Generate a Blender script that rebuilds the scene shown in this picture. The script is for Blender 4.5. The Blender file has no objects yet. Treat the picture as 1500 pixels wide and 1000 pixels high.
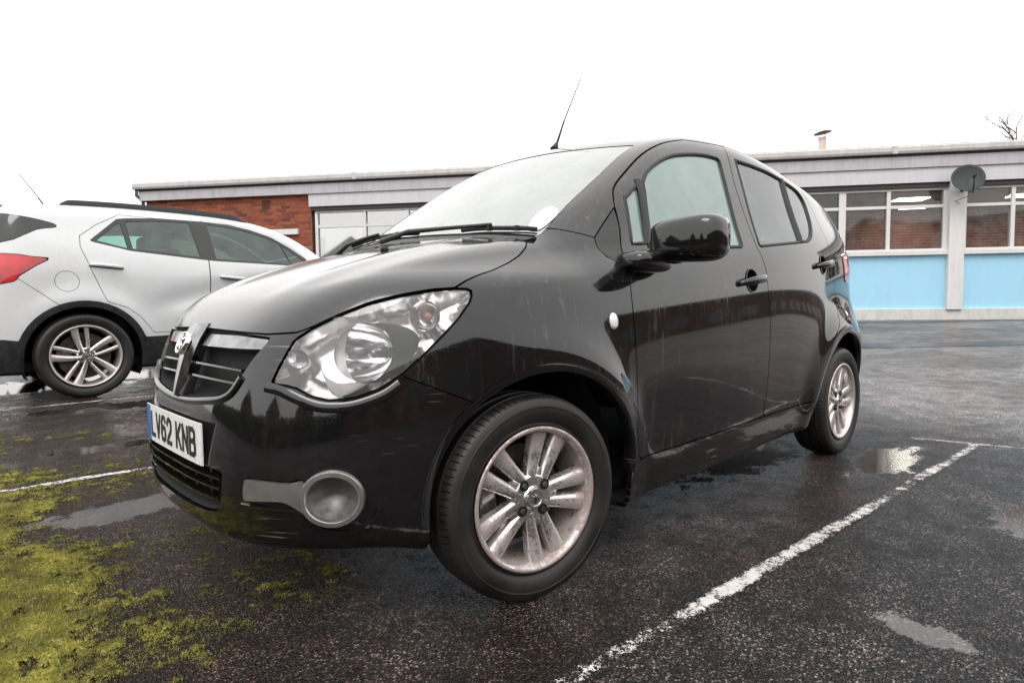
import bpy, bmesh, math, random
import numpy as np
from mathutils import Matrix, Vector

random.seed(7)
rng = np.random.default_rng(7)
scene = bpy.context.scene
col = scene.collection
R = math.radians

# ------------------------------------------------------------------ camera
CAM = np.array([-1.224, -1.9845, 0.8306])
yaw, pitch, roll = R(46.26), R(-3.4745), R(-0.5957)
cf = np.array([math.cos(yaw) * math.cos(pitch), math.sin(yaw) * math.cos(pitch), math.sin(pitch)])
cr = np.cross(cf, [0, 0, 1]); cr /= np.linalg.norm(cr); cu = np.cross(cr, cf)
cr, cu = cr * math.cos(roll) + cu * math.sin(roll), -cr * math.sin(roll) + cu * math.cos(roll)
cam_d = bpy.data.cameras.new('camera')
cam_d.sensor_width = 36; cam_d.lens = 910.8 / 1500 * 36
cam_d.clip_start = 0.05; cam_d.clip_end = 2000
cam = bpy.data.objects.new('camera', cam_d); col.objects.link(cam)
cam.matrix_world = Matrix(((cr[0], cu[0], -cf[0], CAM[0]), (cr[1], cu[1], -cf[1], CAM[1]), (cr[2], cu[2], -cf[2], CAM[2]), (0, 0, 0, 1)))
scene.camera = cam

# ------------------------------------------------------------------ sky and sun (bright overcast, drizzle)
SUN_EL, SUN_AZ = R(52), R(215)          # direction the light comes from
world = bpy.data.worlds.new('World'); scene.world = world; world.use_nodes = True
wn = world.node_tree.nodes; wl = world.node_tree.links; wn.clear()
wo = wn.new('ShaderNodeOutputWorld'); bg = wn.new('ShaderNodeBackground')
sky = wn.new('ShaderNodeTexSky'); sky.sky_type = 'NISHITA'; sky.sun_disc = False
sky.sun_elevation = SUN_EL; sky.sun_rotation = R(90) - SUN_AZ
sky.air_density = 1.0; sky.dust_density = 6.0; sky.ozone_density = 1.0
hs = wn.new('ShaderNodeHueSaturation'); hs.inputs['Saturation'].default_value = 0.10
wl.new(sky.outputs[0], hs.inputs['Color'])
# cloud sheet: CIE overcast luminance, brighter overhead than at the horizon, slightly uneven
tc = wn.new('ShaderNodeTexCoord'); sx = wn.new('ShaderNodeSeparateXYZ'); wl.new(tc.outputs['Generated'], sx.inputs[0])
mr = wn.new('ShaderNodeMapRange'); mr.inputs['From Min'].default_value = 0; mr.inputs['From Max'].default_value = 1
mr.inputs['To Min'].default_value = 0.84; mr.inputs['To Max'].default_value = 1.10; wl.new(sx.outputs['Z'], mr.inputs['Value'])
nz = wn.new('ShaderNodeTexNoise'); nz.inputs['Scale'].default_value = 2.2; nz.inputs['Detail'].default_value = 5; wl.new(tc.outputs['Generated'], nz.inputs['Vector'])
mr2 = wn.new('ShaderNodeMapRange'); mr2.inputs['To Min'].default_value = 0.86; mr2.inputs['To Max'].default_value = 1.12; wl.new(nz.outputs['Fac'], mr2.inputs['Value'])
mm = wn.new('ShaderNodeMath'); mm.operation = 'MULTIPLY'; wl.new(mr.outputs[0], mm.inputs[0]); wl.new(mr2.outputs[0], mm.inputs[1])
cl = wn.new('ShaderNodeMix'); cl.data_type = 'RGBA'; cl.blend_type = 'MULTIPLY'; cl.inputs[0].default_value = 1
cl.inputs[6].default_value = (13.9, 13.7, 13.55, 1); wl.new(mm.outputs[0], cl.inputs[7])
mx = wn.new('ShaderNodeMix'); mx.data_type = 'RGBA'; mx.inputs[0].default_value = 0.85
wl.new(hs.outputs[0], mx.inputs[6]); wl.new(cl.outputs[2], mx.inputs[7])
wl.new(mx.outputs[2], bg.inputs['Color']); bg.inputs['Strength'].default_value = 0.12
wl.new(bg.outputs[0], wo.inputs['Surface'])

sun_d = bpy.data.lights.new('sun', 'SUN'); sun_d.energy = 0.7; sun_d.angle = R(25); sun_d.color = (1.0, 0.97, 0.93)
sun = bpy.data.objects.new('sun', sun_d); col.objects.link(sun)
sd = Vector((math.cos(SUN_EL) * math.cos(SUN_AZ), math.cos(SUN_EL) * math.sin(SUN_AZ), math.sin(SUN_EL)))
sun.rotation_euler = sd.to_track_quat('Z', 'Y').to_euler(); sun.location = sd * 30

vs = scene.view_settings
vs.view_transform = 'Standard'; vs.look = 'None'; vs.exposure = 0.3; vs.gamma = 1.0; vs.use_curve_mapping = False
scene.cycles.max_bounces = 10; scene.cycles.transparent_max_bounces = 16
scene.cycles.caustics_reflective = False; scene.cycles.caustics_refractive = False

# ------------------------------------------------------------------ small tools
def tag(o, label=None, cat=None, group=None, kind=None):
    if label: o['label'] = label
    if cat: o['category'] = cat
    if group: o['group'] = group
    if kind: o['kind'] = kind
    return o

def empty(name, loc=(0, 0, 0), rz=0.0):
    o = bpy.data.objects.new(name, None); col.objects.link(o)
    o.location = loc; o.rotation_euler = (0, 0, rz); o.empty_display_size = 0.1
    return o

def mesh(name, V, F, mat=None, parent=None, normals=None, smooth=True):
    me = bpy.data.meshes.new(name)
    me.from_pydata([tuple(map(float, v)) for v in V], [], [tuple(int(i) for i in f) for f in F])
    if mat is not None: me.materials.append(mat)
    me.polygons.foreach_set('use_smooth', [smooth] * len(me.polygons))
    me.update()
    if normals is not None:
        me.normals_split_custom_set_from_vertices([tuple(map(float, n)) for n in normals])
    o = bpy.data.objects.new(name, me); col.objects.link(o)
    if parent is not None: o.parent = parent
    return o

class MB:
    """collects simple shapes into one mesh"""
    def __init__(s): s.V = []; s.F = []
    def add(s, V, F):
        b = len(s.V); s.V += [tuple(v) for v in V]; s.F += [tuple(i + b for i in f) for f in F]; return s
    def box(s, lo, hi, bev=0.0):
        x0, y0, z0 = lo; x1, y1, z1 = hi
        if bev <= 0:
            V = [(x0, y0, z0), (x1, y0, z0), (x1, y1, z0), (x0, y1, z0), (x0, y0, z1), (x1, y0, z1), (x1, y1, z1), (x0, y1, z1)]
            F = [(0, 3, 2, 1), (4, 5, 6, 7), (0, 1, 5, 4), (1, 2, 6, 5), (2, 3, 7, 6), (3, 0, 4, 7)]
            return s.add(V, F)
        bm = bmesh.new(); bmesh.ops.create_cube(bm, size=1)
        for v in bm.verts:
            v.co = Vector(((x0 + x1) / 2 + v.co.x * (x1 - x0), (y0 + y1) / 2 + v.co.y * (y1 - y0), (z0 + z1) / 2 + v.co.z * (z1 - z0)))
        bmesh.ops.bevel(bm, geom=list(bm.edges), offset=bev, segments=2, affect='EDGES', profile=0.6)
        bm.verts.index_update()
        s.add([v.co[:] for v in bm.verts], [[v.index for v in f.verts] for f in bm.faces]); bm.free(); return s
    def tube(s, pts, rad, n=8, caps=True):
        pts = [Vector(p) for p in pts]; m = len(pts)
        rad = [rad] * m if not hasattr(rad, '__len__') else rad
        V = []; F = []
        prev = None
        for i in range(m):
            t = (pts[min(i + 1, m - 1)] - pts[max(i - 1, 0)]).normalized()
            if prev is None:
                a = t.orthogonal().normalized()
            else:
                a = (prev - t * prev.dot(t)).normalized()
            prev = a; b = t.cross(a)
            for k in range(n):
                q = 2 * math.pi * k / n
                V.append(pts[i] + (a * math.cos(q) + b * math.sin(q)) * rad[i])
        for i in range(m - 1):
            for k in range(n):
                k2 = (k + 1) % n
                F.append((i * n + k, i * n + k2, (i + 1) * n + k2, (i + 1) * n + k))
        if caps:
            F.append(tuple(range(n - 1, -1, -1))); F.append(tuple((m - 1) * n + k for k in range(n)))
        return s.add(V, F)
    def lathe(s, prof, n=48, axis='y', close=False):
        """prof: (radius, axial) pairs, spun about an axis"""
        V = []; F = []; m = len(prof)
        for k in range(n):
            q = 2 * math.pi * k / n; c, d = math.cos(q), math.sin(q)
            for r, a in prof:
                V.append((r * c, a, r * d) if axis == 'y' else (r * c, r * d, a) if axis == 'z' else (a, r * c, r * d))
        for k in range(n):
            k2 = (k + 1) % n
            for i in range(m - 1 if not close else m):
                i2 = (i + 1) % m
                F.append((k * m + i, k2 * m + i, k2 * m + i2, k * m + i2))
        return s.add(V, F)
    def build(s, name, mat, parent=None, smooth=False, angle=None):
        o = mesh(name, s.V, s.F, mat, parent, smooth=smooth)
        if angle is not None:
            o.data.polygons.foreach_set('use_smooth', [True] * len(o.data.polygons))
            o.data.set_sharp_from_angle(angle=R(angle))
        return o

def fixn(o):
    bm = bmesh.new(); bm.from_mesh(o.data); bmesh.ops.recalc_face_normals(bm, faces=bm.faces); bm.to_mesh(o.data); bm.free(); return o

# ------------------------------------------------------------------ materials
def mat_new(name):
    m = bpy.data.materials.new(name); m.use_nodes = True
    nt = m.node_tree; b = nt.nodes['Principled BSDF']
    return m, nt, b
def N(nt, t, **kw):
    n = nt.nodes.new(t)
    for k, v in kw.items():
        if k in n.inputs: n.inputs[k].default_value = v
        else: setattr(n, k, v)
    return n
def ramp(nt, src, stops, interp='LINEAR'):
    n = nt.nodes.new('ShaderNodeValToRGB'); n.color_ramp.interpolation = interp
    e = n.color_ramp.elements
    while len(e) < len(stops): e.new(0.5)
    for i, (p, c) in enumerate(stops):
        e[i].position = p; e[i].color = c if len(c) == 4 else (*c, 1)
    nt.links.new(src, n.inputs[0]); return n
def mixc(nt, fac, a, b, blend='MIX'):
    n = nt.nodes.new('ShaderNodeMix'); n.data_type = 'RGBA'; n.blend_type = blend
    for i, v in ((0, fac), (6, a), (7, b)):
        if isinstance(v, (int, float)): n.inputs[i].default_value = v
        elif isinstance(v, tuple): n.inputs[i].default_value = v if len(v) == 4 else (*v, 1)
        else: nt.links.new(v, n.inputs[i])
    return n.outputs[2]
def mth(nt, op, a, b=None, c=None):
    n = nt.nodes.new('ShaderNodeMath'); n.operation = op
    for i, v in enumerate((a, b, c)):
        if v is None: continue
        if isinstance(v, (int, float)): n.inputs[i].default_value = v
        else: nt.links.new(v, n.inputs[i])
    return n.outputs[0]
def simple(name, c, rough=0.5, metal=0.0, noise=0.0, nscale=30, coat=0.0, bump=0.0, spec=None):
    m, nt, b = mat_new(name)
    b.inputs['Base Color'].default_value = (*c, 1); b.inputs['Roughness'].default_value = rough; b.inputs['Metallic'].default_value = metal
    b.inputs['Coat Weight'].default_value = coat
    if spec is not None: b.inputs['Specular IOR Level'].default_value = spec
    if noise or bump:
        t = N(nt, 'ShaderNodeTexCoord'); n = N(nt, 'ShaderNodeTexNoise', Scale=nscale, Detail=6.0); nt.links.new(t.outputs['Object'], n.inputs['Vector'])
        if noise:
            r = ramp(nt, n.outputs['Fac'], [(0.3, tuple(x * (1 - noise) for x in c)), (0.7, tuple(min(1, x * (1 + noise)) for x in c))])
            nt.links.new(r.outputs[0], b.inputs['Base Color'])
            rr = ramp(nt, n.outputs['Fac'], [(0.3, (rough * 0.8,) * 3), (0.7, (min(1, rough * 1.2),) * 3)]); nt.links.new(rr.outputs[0], b.inputs['Roughness'])
        if bump:
            bp = N(nt, 'ShaderNodeBump', Strength=bump, Distance=0.01); nt.links.new(n.outputs['Fac'], bp.inputs['Height']); nt.links.new(bp.outputs[0], b.inputs['Normal'])
    return m

def paint(name, base, dirt_col, dirt_amt, rough, drops=0.35, metal=0.0, streaks=0.0, coat=0.6, cior=1.5, scratch=0.0):
    """wet, road-dirty car paint: clear coat, rain beads, dust film with vertical run-off streaks and scratches"""
    m, nt, b = mat_new(name)
    t = N(nt, 'ShaderNodeTexCoord'); P = t.outputs['Object']
    n1 = N(nt, 'ShaderNodeTexNoise', Scale=3.5, Detail=8.0, Roughness=0.65); nt.links.new(P, n1.inputs['Vector'])
    n2 = N(nt, 'ShaderNodeTexNoise', Scale=42.0, Detail=6.0, Roughness=0.7); nt.links.new(P, n2.inputs['Vector'])
    # run-off streaks: noise stretched along z
    mp = N(nt, 'ShaderNodeMapping'); mp.inputs['Scale'].default_value = (55, 55, 1.6); nt.links.new(P, mp.inputs['Vector'])
    n3 = N(nt, 'ShaderNodeTexNoise', Scale=1.0, Detail=5.0, Roughness=0.6); nt.links.new(mp.outputs[0], n3.inputs['Vector'])
    st = ramp(nt, n3.outputs['Fac'], [(0.56, (0, 0, 0)), (0.72, (1, 1, 1))])
    a = ramp(nt, n1.outputs['Fac'], [(0.38, (0, 0, 0)), (0.7, (1, 1, 1))])
    fine = ramp(nt, n2.outputs['Fac'], [(0.4, (0.15,) * 3), (0.7, (1, 1, 1))])
    d = mth(nt, 'MULTIPLY', a.outputs[0], fine.outputs[0])
    s2 = mth(nt, 'MULTIPLY', st.outputs[0], streaks)
    d2 = mth(nt, 'MULTIPLY', mth(nt, 'ADD', d, mth(nt, 'MULTIPLY', s2, mth(nt, 'ADD', a.outputs[0], 0.25))), dirt_amt)
    d2 = mth(nt, 'MINIMUM', d2, 0.8)
    c = mixc(nt, d2, base, dirt_col)
    if scratch:                                        # pale horizontal scrapes, in clusters
        ms = N(nt, 'ShaderNodeMapping'); ms.inputs['Scale'].default_value = (3.5, 3.5, 150); ms.inputs['Rotation'].default_value = (0.05, 0.06, 0); nt.links.new(P, ms.inputs['Vector'])
        ns = N(nt, 'ShaderNodeTexNoise', Scale=1.0, Detail=2.0, Roughness=0.5); nt.links.new(ms.outputs[0], ns.inputs['Vector'])
        nm = N(nt, 'ShaderNodeTexNoise', Scale=4.5, Detail=3.0); nt.links.new(P, nm.inputs['Vector'])
        sk = mth(nt, 'MULTIPLY', ramp(nt, ns.outputs['Fac'], [(0.615, (0, 0, 0)), (0.65, (1, 1, 1))]).outputs[0], ramp(nt, nm.outputs['Fac'], [(0.52, (0, 0, 0)), (0.62, (1, 1, 1))]).outputs[0])
        c = mixc(nt, mth(nt, 'MULTIPLY', sk, 0.55), c, (0.30, 0.28, 0.26))
    nt.links.new(c, b.inputs['Base Color'])
    b.inputs['Metallic'].default_value = metal
    rr = mth(nt, 'ADD', mth(nt, 'MULTIPLY', d2, 0.5), rough); nt.links.new(mth(nt, 'MINIMUM', rr, 0.85), b.inputs['Roughness'])
    b.inputs['Coat Weight'].default_value = coat; b.inputs['Coat IOR'].default_value = cior
    nt.links.new(mth(nt, 'MINIMUM', mth(nt, 'ADD', mth(nt, 'MULTIPLY', d2, 0.35), rough * 0.6), 0.7), b.inputs['Coat Roughness'])
    if drops:
        v = N(nt, 'ShaderNodeTexVoronoi', Scale=210.0); nt.links.new(P, v.inputs['Vector'])
        dr = ramp(nt, v.outputs['Distance'], [(0.0, (1, 1, 1)), (0.28, (0.55,) * 3), (0.36, (0, 0, 0))])
        hv = N(nt, 'ShaderNodeSeparateColor'); nt.links.new(v.outputs['Color'], hv.inputs[0])
        sel = mth(nt, 'GREATER_THAN', hv.outputs[0], 0.45)
        h = mth(nt, 'MULTIPLY', dr.outputs[0], sel)
        bp = N(nt, 'ShaderNodeBump', Strength=drops, Distance=0.0012); nt.links.new(h, bp.inputs['Height'])
        nt.links.new(bp.outputs[0], b.inputs['Normal']); nt.links.new(bp.outputs[0], b.inputs['Coat Normal'])
    return m

def glass(name, tint, fog, refl=0.0, fogcol=(0.75, 0.85, 0.84)):
    """car or window pane: clear tinted pane, mirror reflection by Fresnel, part covered with a pale mist of condensation and rain"""
    m, nt, b = mat_new(name); nt.nodes.remove(b); out = nt.nodes['Material Output']
    tr = N(nt, 'ShaderNodeBsdfTransparent'); tr.inputs[0].default_value = (*tint, 1)
    gl = N(nt, 'ShaderNodeBsdfGlossy'); gl.inputs['Roughness'].default_value = 0.03
    fr = N(nt, 'ShaderNodeFresnel', IOR=1.5)
    df = N(nt, 'ShaderNodeBsdfDiffuse'); df.inputs[0].default_value = (*fogcol, 1)
    tl = N(nt, 'ShaderNodeBsdfTranslucent'); tl.inputs[0].default_value = (*fogcol, 1)
    dm = N(nt, 'ShaderNodeMixShader'); dm.inputs[0].default_value = 0.45; nt.links.new(df.outputs[0], dm.inputs[1]); nt.links.new(tl.outputs[0], dm.inputs[2])
    t = N(nt, 'ShaderNodeTexCoord'); n = N(nt, 'ShaderNodeTexNoise', Scale=5.0, Detail=9.0, Roughness=0.7); nt.links.new(t.outputs['Object'], n.inputs['Vector'])
    r = ramp(nt, n.outputs['Fac'], [(0.3, (max(0, fog - 0.12),) * 3), (0.7, (min(1, fog + 0.12),) * 3)])
    m1 = N(nt, 'ShaderNodeMixShader'); nt.links.new(r.outputs[0], m1.inputs[0]); nt.links.new(tr.outputs[0], m1.inputs[1]); nt.links.new(dm.outputs[0], m1.inputs[2])
    m2 = N(nt, 'ShaderNodeMixShader'); nt.links.new(mth(nt, 'MINIMUM', mth(nt, 'ADD', fr.outputs[0], refl), 1.0), m2.inputs[0])
    nt.links.new(m1.outputs[0], m2.inputs[1]); nt.links.new(gl.outputs[0], m2.inputs[2]); nt.links.new(m2.outputs[0], out.inputs['Surface'])
    return m

M = {}
M['black_paint'] = paint('black_paint', (0.006, 0.006, 0.007), (0.19, 0.165, 0.14), 0.10, 0.04, drops=0.04, streaks=3.2, coat=0.35)
M['bonnet_paint'] = paint('bonnet_paint', (0.008, 0.008, 0.009), (0.10, 0.09, 0.08), 0.08, 0.13, drops=0.22, coat=0.65, cior=1.5)
M['bumper_paint'] = paint('bumper_paint', (0.005, 0.005, 0.006), (0.10, 0.07, 0.055), 0.13, 0.05, drops=0.04, streaks=0.5, scratch=1.0)
M['dark_void'] = simple('dark_void', (0.006, 0.006, 0.006), 0.8)
M['black_plastic'] = simple('black_plastic', (0.016, 0.016, 0.016), 0.42, noise=0.3, bump=0.15, nscale=60)
M['gloss_black'] = simple('gloss_black', (0.006, 0.006, 0.006), 0.08, coat=0.5)
M['rubber'] = simple('rubber', (0.012, 0.012, 0.012), 0.55)
M['tyre'] = simple('tyre', (0.015, 0.0135, 0.0125), 0.5, noise=0.45, nscale=9, bump=0.25)
M['trim_grey'] = simple('trim_grey', (0.46, 0.45, 0.435), 0.24, metal=0.85, noise=0.05, nscale=40)
M['grille_chrome'] = simple('grille_chrome', (0.30, 0.30, 0.31), 0.14, metal=1.0, noise=0.25, nscale=25)
M['chrome'] = simple('chrome', (0.86, 0.86, 0.87), 0.10, metal=1.0)
M['reflector'] = simple('reflector', (0.96, 0.955, 0.95), 0.17, metal=1.0, noise=0.03, nscale=14)
M['bezel'] = simple('bezel', (0.86, 0.80, 0.80), 0.4, metal=0.2)
M['white_plastic'] = simple('white_plastic', (0.8, 0.8, 0.78), 0.35)
M['plate_white'] = simple('plate_white', (0.80, 0.80, 0.78), 0.3, noise=0.05, nscale=30)
M['plate_blue'] = simple('plate_blue', (0.02, 0.13, 0.42), 0.3)
M['plate_black'] = simple('plate_black', (0.01, 0.01, 0.01), 0.35)
M['windscreen'] = glass('windscreen', (0.74, 0.88, 0.84), 0.44, 0.24, (0.84, 0.93, 0.915))
M['car_glass'] = glass('car_glass', (0.55, 0.72, 0.67), 0.60, 0.10, (0.47, 0.72, 0.675))
M['privacy_glass'] = glass('privacy_glass', (0.36, 0.44, 0.44), 0.26, 0.09, (0.42, 0.52, 0.52))
M['lens'] = glass('lens', (0.98, 0.98, 0.98), 0.06, 0.04, (0.95, 0.95, 0.95))
M['red_lens'] = simple('red_lens', (0.50, 0.008, 0.014), 0.15, coat=1.0, noise=0.45, nscale=9)
M['amber'] = simple('amber', (0.8, 0.35, 0.3), 0.2)
M['seat'] = simple('seat', (0.03, 0.032, 0.034), 0.9)
M['brake'] = simple('brake', (0.10, 0.085, 0.08), 0.5, metal=0.6, noise=0.4, nscale=20)
# alloy with baked-on brown brake dust
def alloy(name, dust):
    m, nt, b = mat_new(name)
    t = N(nt, 'ShaderNodeTexCoord'); P = t.outputs['Object']; sx = N(nt, 'ShaderNodeSeparateXYZ'); nt.links.new(P, sx.inputs[0])
    rad = mth(nt, 'SQRT', mth(nt, 'ADD', mth(nt, 'MULTIPLY', sx.outputs[0], sx.outputs[0]), mth(nt, 'MULTIPLY', sx.outputs[2], sx.outputs[2])))
    n = N(nt, 'ShaderNodeTexNoise', Scale=22.0, Detail=6.0, Roughness=0.72); nt.links.new(P, n.inputs['Vector'])
    n2 = N(nt, 'ShaderNodeTexNoise', Scale=150.0, Detail=3.0); nt.links.new(P, n2.inputs['Vector'])
    f = mth(nt, 'ADD', mth(nt, 'MULTIPLY', n.outputs['Fac'], 0.7), mth(nt, 'MULTIPLY', n2.outputs['Fac'], 0.3))
    f = mth(nt, 'ADD', f, mth(nt, 'MULTIPLY', mth(nt, 'SUBTRACT', rad, 0.12), 1.5))          # brake dust settles towards the rim
    r = ramp(nt, f, [(0.44, (0, 0, 0)), (0.66, (dust,) * 3)])
    c = mixc(nt, r.outputs[0], (0.80, 0.76, 0.745), (0.20, 0.115, 0.088)); nt.links.new(c, b.inputs['Base Color'])
    nt.links.new(mth(nt, 'SUBTRACT', 0.95, r.outputs[0]), b.inputs['Metallic'])
    nt.links.new(mth(nt, 'ADD', 0.24, mth(nt, 'MULTIPLY', r.outputs[0], 0.4)), b.inputs['Roughness'])
    return m
M['alloy'] = alloy('alloy', 0.75); M['alloy_clean'] = alloy('alloy_clean', 0.35)

# ------------------------------------------------------------------ ground
def sp(t, r=0.5):                       # ramp with a soft start
    t = np.asarray(t, float)
    return np.where(t <= -r, 0, np.where(t >= r, t, (t + r) ** 2 / (4 * r)))
def gz(x, y):                           # the car park rises gently towards the building
    return np.minimum(0.029 * sp(np.asarray(y) - 0.9) + 0.04 * sp(np.asarray(x) - 3.0), 0.42)

def hash2(ix, iy, seed):
    h = (ix.astype(np.int64) * 374761393 + iy.astype(np.int64) * 668265263 + seed * 1442695041) & 0xffffffff
    h = ((h ^ (h >> 13)) * 1274126177) & 0xffffffff
    return ((h ^ (h >> 16)) & 0xffff) / 65535.0
def vnoise(x, y, seed=0):
    ix, iy = np.floor(x), np.floor(y); fx, fy = x - ix, y - iy
    fx, fy = fx * fx * (3 - 2 * fx), fy * fy * (3 - 2 * fy)
    a, b = hash2(ix, iy, seed), hash2(ix + 1, iy, seed); c, d = hash2(ix, iy + 1, seed), hash2(ix + 1, iy + 1, seed)
    return (a * (1 - fx) + b * fx) * (1 - fy) + (c * (1 - fx) + d * fx) * fy
def fbm(x, y, seed=0, o=5, rough=0.5):
    s = 0; a = 1; t = 0
    for i in range(o):
        s = s + a * vnoise(x * 2 ** i, y * 2 ** i, seed + i); t += a; a *= rough
    return s / t

PUDDLES = [  # x, y, radius x, radius y
    (-0.62, 0.93, 0.34, 0.16), (0.55, -1.60, 0.07, 0.11), (1.9, -0.42, 0.7, 0.28), (2.35, -1.02, 0.42, 0.16),
    (-0.05, 3.55, 0.9, 0.22), (0.6, 3.3, 0.7, 0.16), (-0.6, 5.1, 1.0, 0.5), (1.75, -1.75, 0.35, 0.22), (-0.45, 2.15, 0.35, 0.12), (0.6, 5.4, 1.4, 0.4)]
def asphalt():
    m, nt, b = mat_new('wet_asphalt'); L = nt.links
    t = N(nt, 'ShaderNodeTexCoord'); P = t.outputs['Object']
    v = N(nt, 'ShaderNodeTexVoronoi', Scale=165.0); L.new(P, v.inputs['Vector'])
    v2 = N(nt, 'ShaderNodeTexVoronoi', Scale=290.0); L.new(P, v2.inputs['Vector'])
    big = N(nt, 'ShaderNodeTexNoise', Scale=0.7, Detail=4.0, Roughness=0.6); L.new(P, big.inputs['Vector'])
    mid = N(nt, 'ShaderNodeTexNoise', Scale=7.0, Detail=5.0, Roughness=0.7); L.new(P, mid.inputs['Vector'])
    fine = N(nt, 'ShaderNodeTexNoise', Scale=60.0, Detail=3.0, Roughness=0.7); L.new(P, fine.inputs['Vector'])
    sc = N(nt, 'ShaderNodeSeparateColor'); L.new(v.outputs['Color'], sc.inputs[0])
    # binder + chips: a few pale or pinkish stones among dark ones
    chips = ramp(nt, sc.outputs[0], [(0.0, (0.012, 0.011, 0.011)), (0.40, (0.032, 0.028, 0.027)), (0.68, (0.095, 0.082, 0.078)), (0.84, (0.21, 0.178, 0.17)), (1.0, (0.44, 0.39, 0.38))], 'LINEAR')
    sx = N(nt, 'ShaderNodeSeparateXYZ'); L.new(P, sx.inputs[0])
    # the bays are stained brown, the drive beyond them is a smoother grey surface
    ed = mth(nt, 'ADD', mth(nt, 'MULTIPLY', mth(nt, 'SUBTRACT', mid.outputs['Fac'], 0.5), 0.5), mth(nt, 'ADD', sx.outputs[1], mth(nt, 'MULTIPLY', sx.outputs[0], 0.052)))
    bayf = mth(nt, 'MULTIPLY', ramp(nt, mth(nt, 'MULTIPLY_ADD', ed, 0.5, 1.0), [(0.40, (0, 0, 0)), (0.46, (1, 1, 1))]).outputs[0], ramp(nt, mth(nt, 'MULTIPLY', sx.outputs[0], 0.1), [(0.30, (1, 1, 1)), (0.38, (0, 0, 0))]).outputs[0])
    drive = ramp(nt, mth(nt, 'MULTIPLY', sx.outputs[0], 0.1), [(0.27, (0, 0, 0)), (0.42, (1, 1, 1))]).outputs[0]
    tb = ramp(nt, big.outputs['Fac'], [(0.36, (0.80, 0.52, 0.43)), (0.62, (1.30, 1.02, 0.94))])
    tg = ramp(nt, big.outputs['Fac'], [(0.36, (1.15, 1.10, 1.09)), (0.62, (1.7, 1.64, 1.64))])
    tone_c = mixc(nt, bayf, tg.outputs[0], tb.outputs[0])
    worn = ramp(nt, mth(nt, 'ADD', mth(nt, 'MULTIPLY', mid.outputs['Fac'], 0.5), mth(nt, 'MULTIPLY', big.outputs['Fac'], 0.5)), [(0.42, (0.25,) * 3), (0.58, (1, 1, 1))])
    c = mixc(nt, worn.outputs[0], (0.050, 0.044, 0.042), chips.outputs[0])
    c = mixc(nt, 1.0, c, tone_c, 'MULTIPLY')
    t2 = ramp(nt, mid.outputs['Fac'], [(0.36, (0.55, 0.55, 0.55)), (0.66, (1.35, 1.35, 1.35))]); c = mixc(nt, 1.0, c, t2.outputs[0], 'MULTIPLY')
    c = mixc(nt, drive, c, mixc(nt, 1.0, c, (2.1, 2.0, 1.95), 'MULTIPLY'))
    gap = ramp(nt, v.outputs['Distance'], [(0.28, (1, 1, 1)), (0.58, (0.16, 0.155, 0.15))]); c = mixc(nt, 1.0, c, gap.outputs[0], 'MULTIPLY')
    # puddle mask: noise-edged ellipses lying in the hollows
    tot = None
    for (px, py, rx, ry) in PUDDLES:
        dx = mth(nt, 'DIVIDE', mth(nt, 'SUBTRACT', sx.outputs[0], px), rx); dy = mth(nt, 'DIVIDE', mth(nt, 'SUBTRACT', sx.outputs[1], py), ry)
        q = mth(nt, 'SUBTRACT', 1.0, mth(nt, 'SQRT', mth(nt, 'ADD', mth(nt, 'MULTIPLY', dx, dx), mth(nt, 'MULTIPLY', dy, dy))))
        tot = q if tot is None else mth(nt, 'MAXIMUM', tot, q)
    pm = mth(nt, 'ADD', mth(nt, 'MULTIPLY', tot, 1.6), mth(nt, 'MULTIPLY', mth(nt, 'SUBTRACT', mid.outputs['Fac'], 0.5), 3.6))
    pm = mth(nt, 'ADD', pm, mth(nt, 'MULTIPLY', mth(nt, 'SUBTRACT', fine.outputs['Fac'], 0.5), 1.2))
    pud = ramp(nt, pm, [(0.12, (0, 0, 0)), (0.34, (1, 1, 1))]).outputs[0]
    c = mixc(nt, mth(nt, 'MULTIPLY', pud, 0.55), c, (0.018, 0.017, 0.017)); L.new(c, b.inputs['Base Color'])
    # water film: nearly everywhere, thicker in patches
    film = ramp(nt, mth(nt, 'ADD', mth(nt, 'MULTIPLY', big.outputs['Fac'], 0.55), mth(nt, 'MULTIPLY', mid.outputs['Fac'], 0.45)), [(0.42, (0.40,) * 3), (0.58, (0.13,) * 3)]).outputs[0]
    film = mth(nt, 'MULTIPLY', film, mth(nt, 'ADD', 0.45, mth(nt, 'MULTIPLY', sc.outputs[1], 1.1)))
    rg = mixc(nt, pud, film, (0.035, 0.035, 0.035)); L.new(rg, b.inputs['Roughness'])
    L.new(mth(nt, 'ADD', 0.22, mth(nt, 'MULTIPLY', mth(nt, 'MAXIMUM', pud, mth(nt, 'MULTIPLY', drive, 0.8)), 0.28)), b.inputs['Specular IOR Level'])
    h = mth(nt, 'SUBTRACT', mth(nt, 'MULTIPLY', fine.outputs['Fac'], 0.5), v.outputs['Distance'])
    h = mth(nt, 'SUBTRACT', h, mth(nt, 'MULTIPLY', v2.outputs['Distance'], 0.45))
    h = mth(nt, 'ADD', mth(nt, 'ADD', h, mth(nt, 'MULTIPLY', mid.outputs['Fac'], 0.9)), mth(nt, 'MULTIPLY', sc.outputs[2], 0.45))
    bs = mth(nt, 'MULTIPLY', mth(nt, 'SUBTRACT', 1.0, mth(nt, 'MULTIPLY', pud, 0.985)), mth(nt, 'SUBTRACT', 1.0, mth(nt, 'MULTIPLY', drive, 0.72)))
    bp = N(nt, 'ShaderNodeBump', Distance=0.011); L.new(bs, bp.inputs['Strength']); L.new(h, bp.inputs['Height']); L.new(bp.outputs[0], b.inputs['Normal'])
    return m
M['asphalt'] = asphalt()
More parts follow.
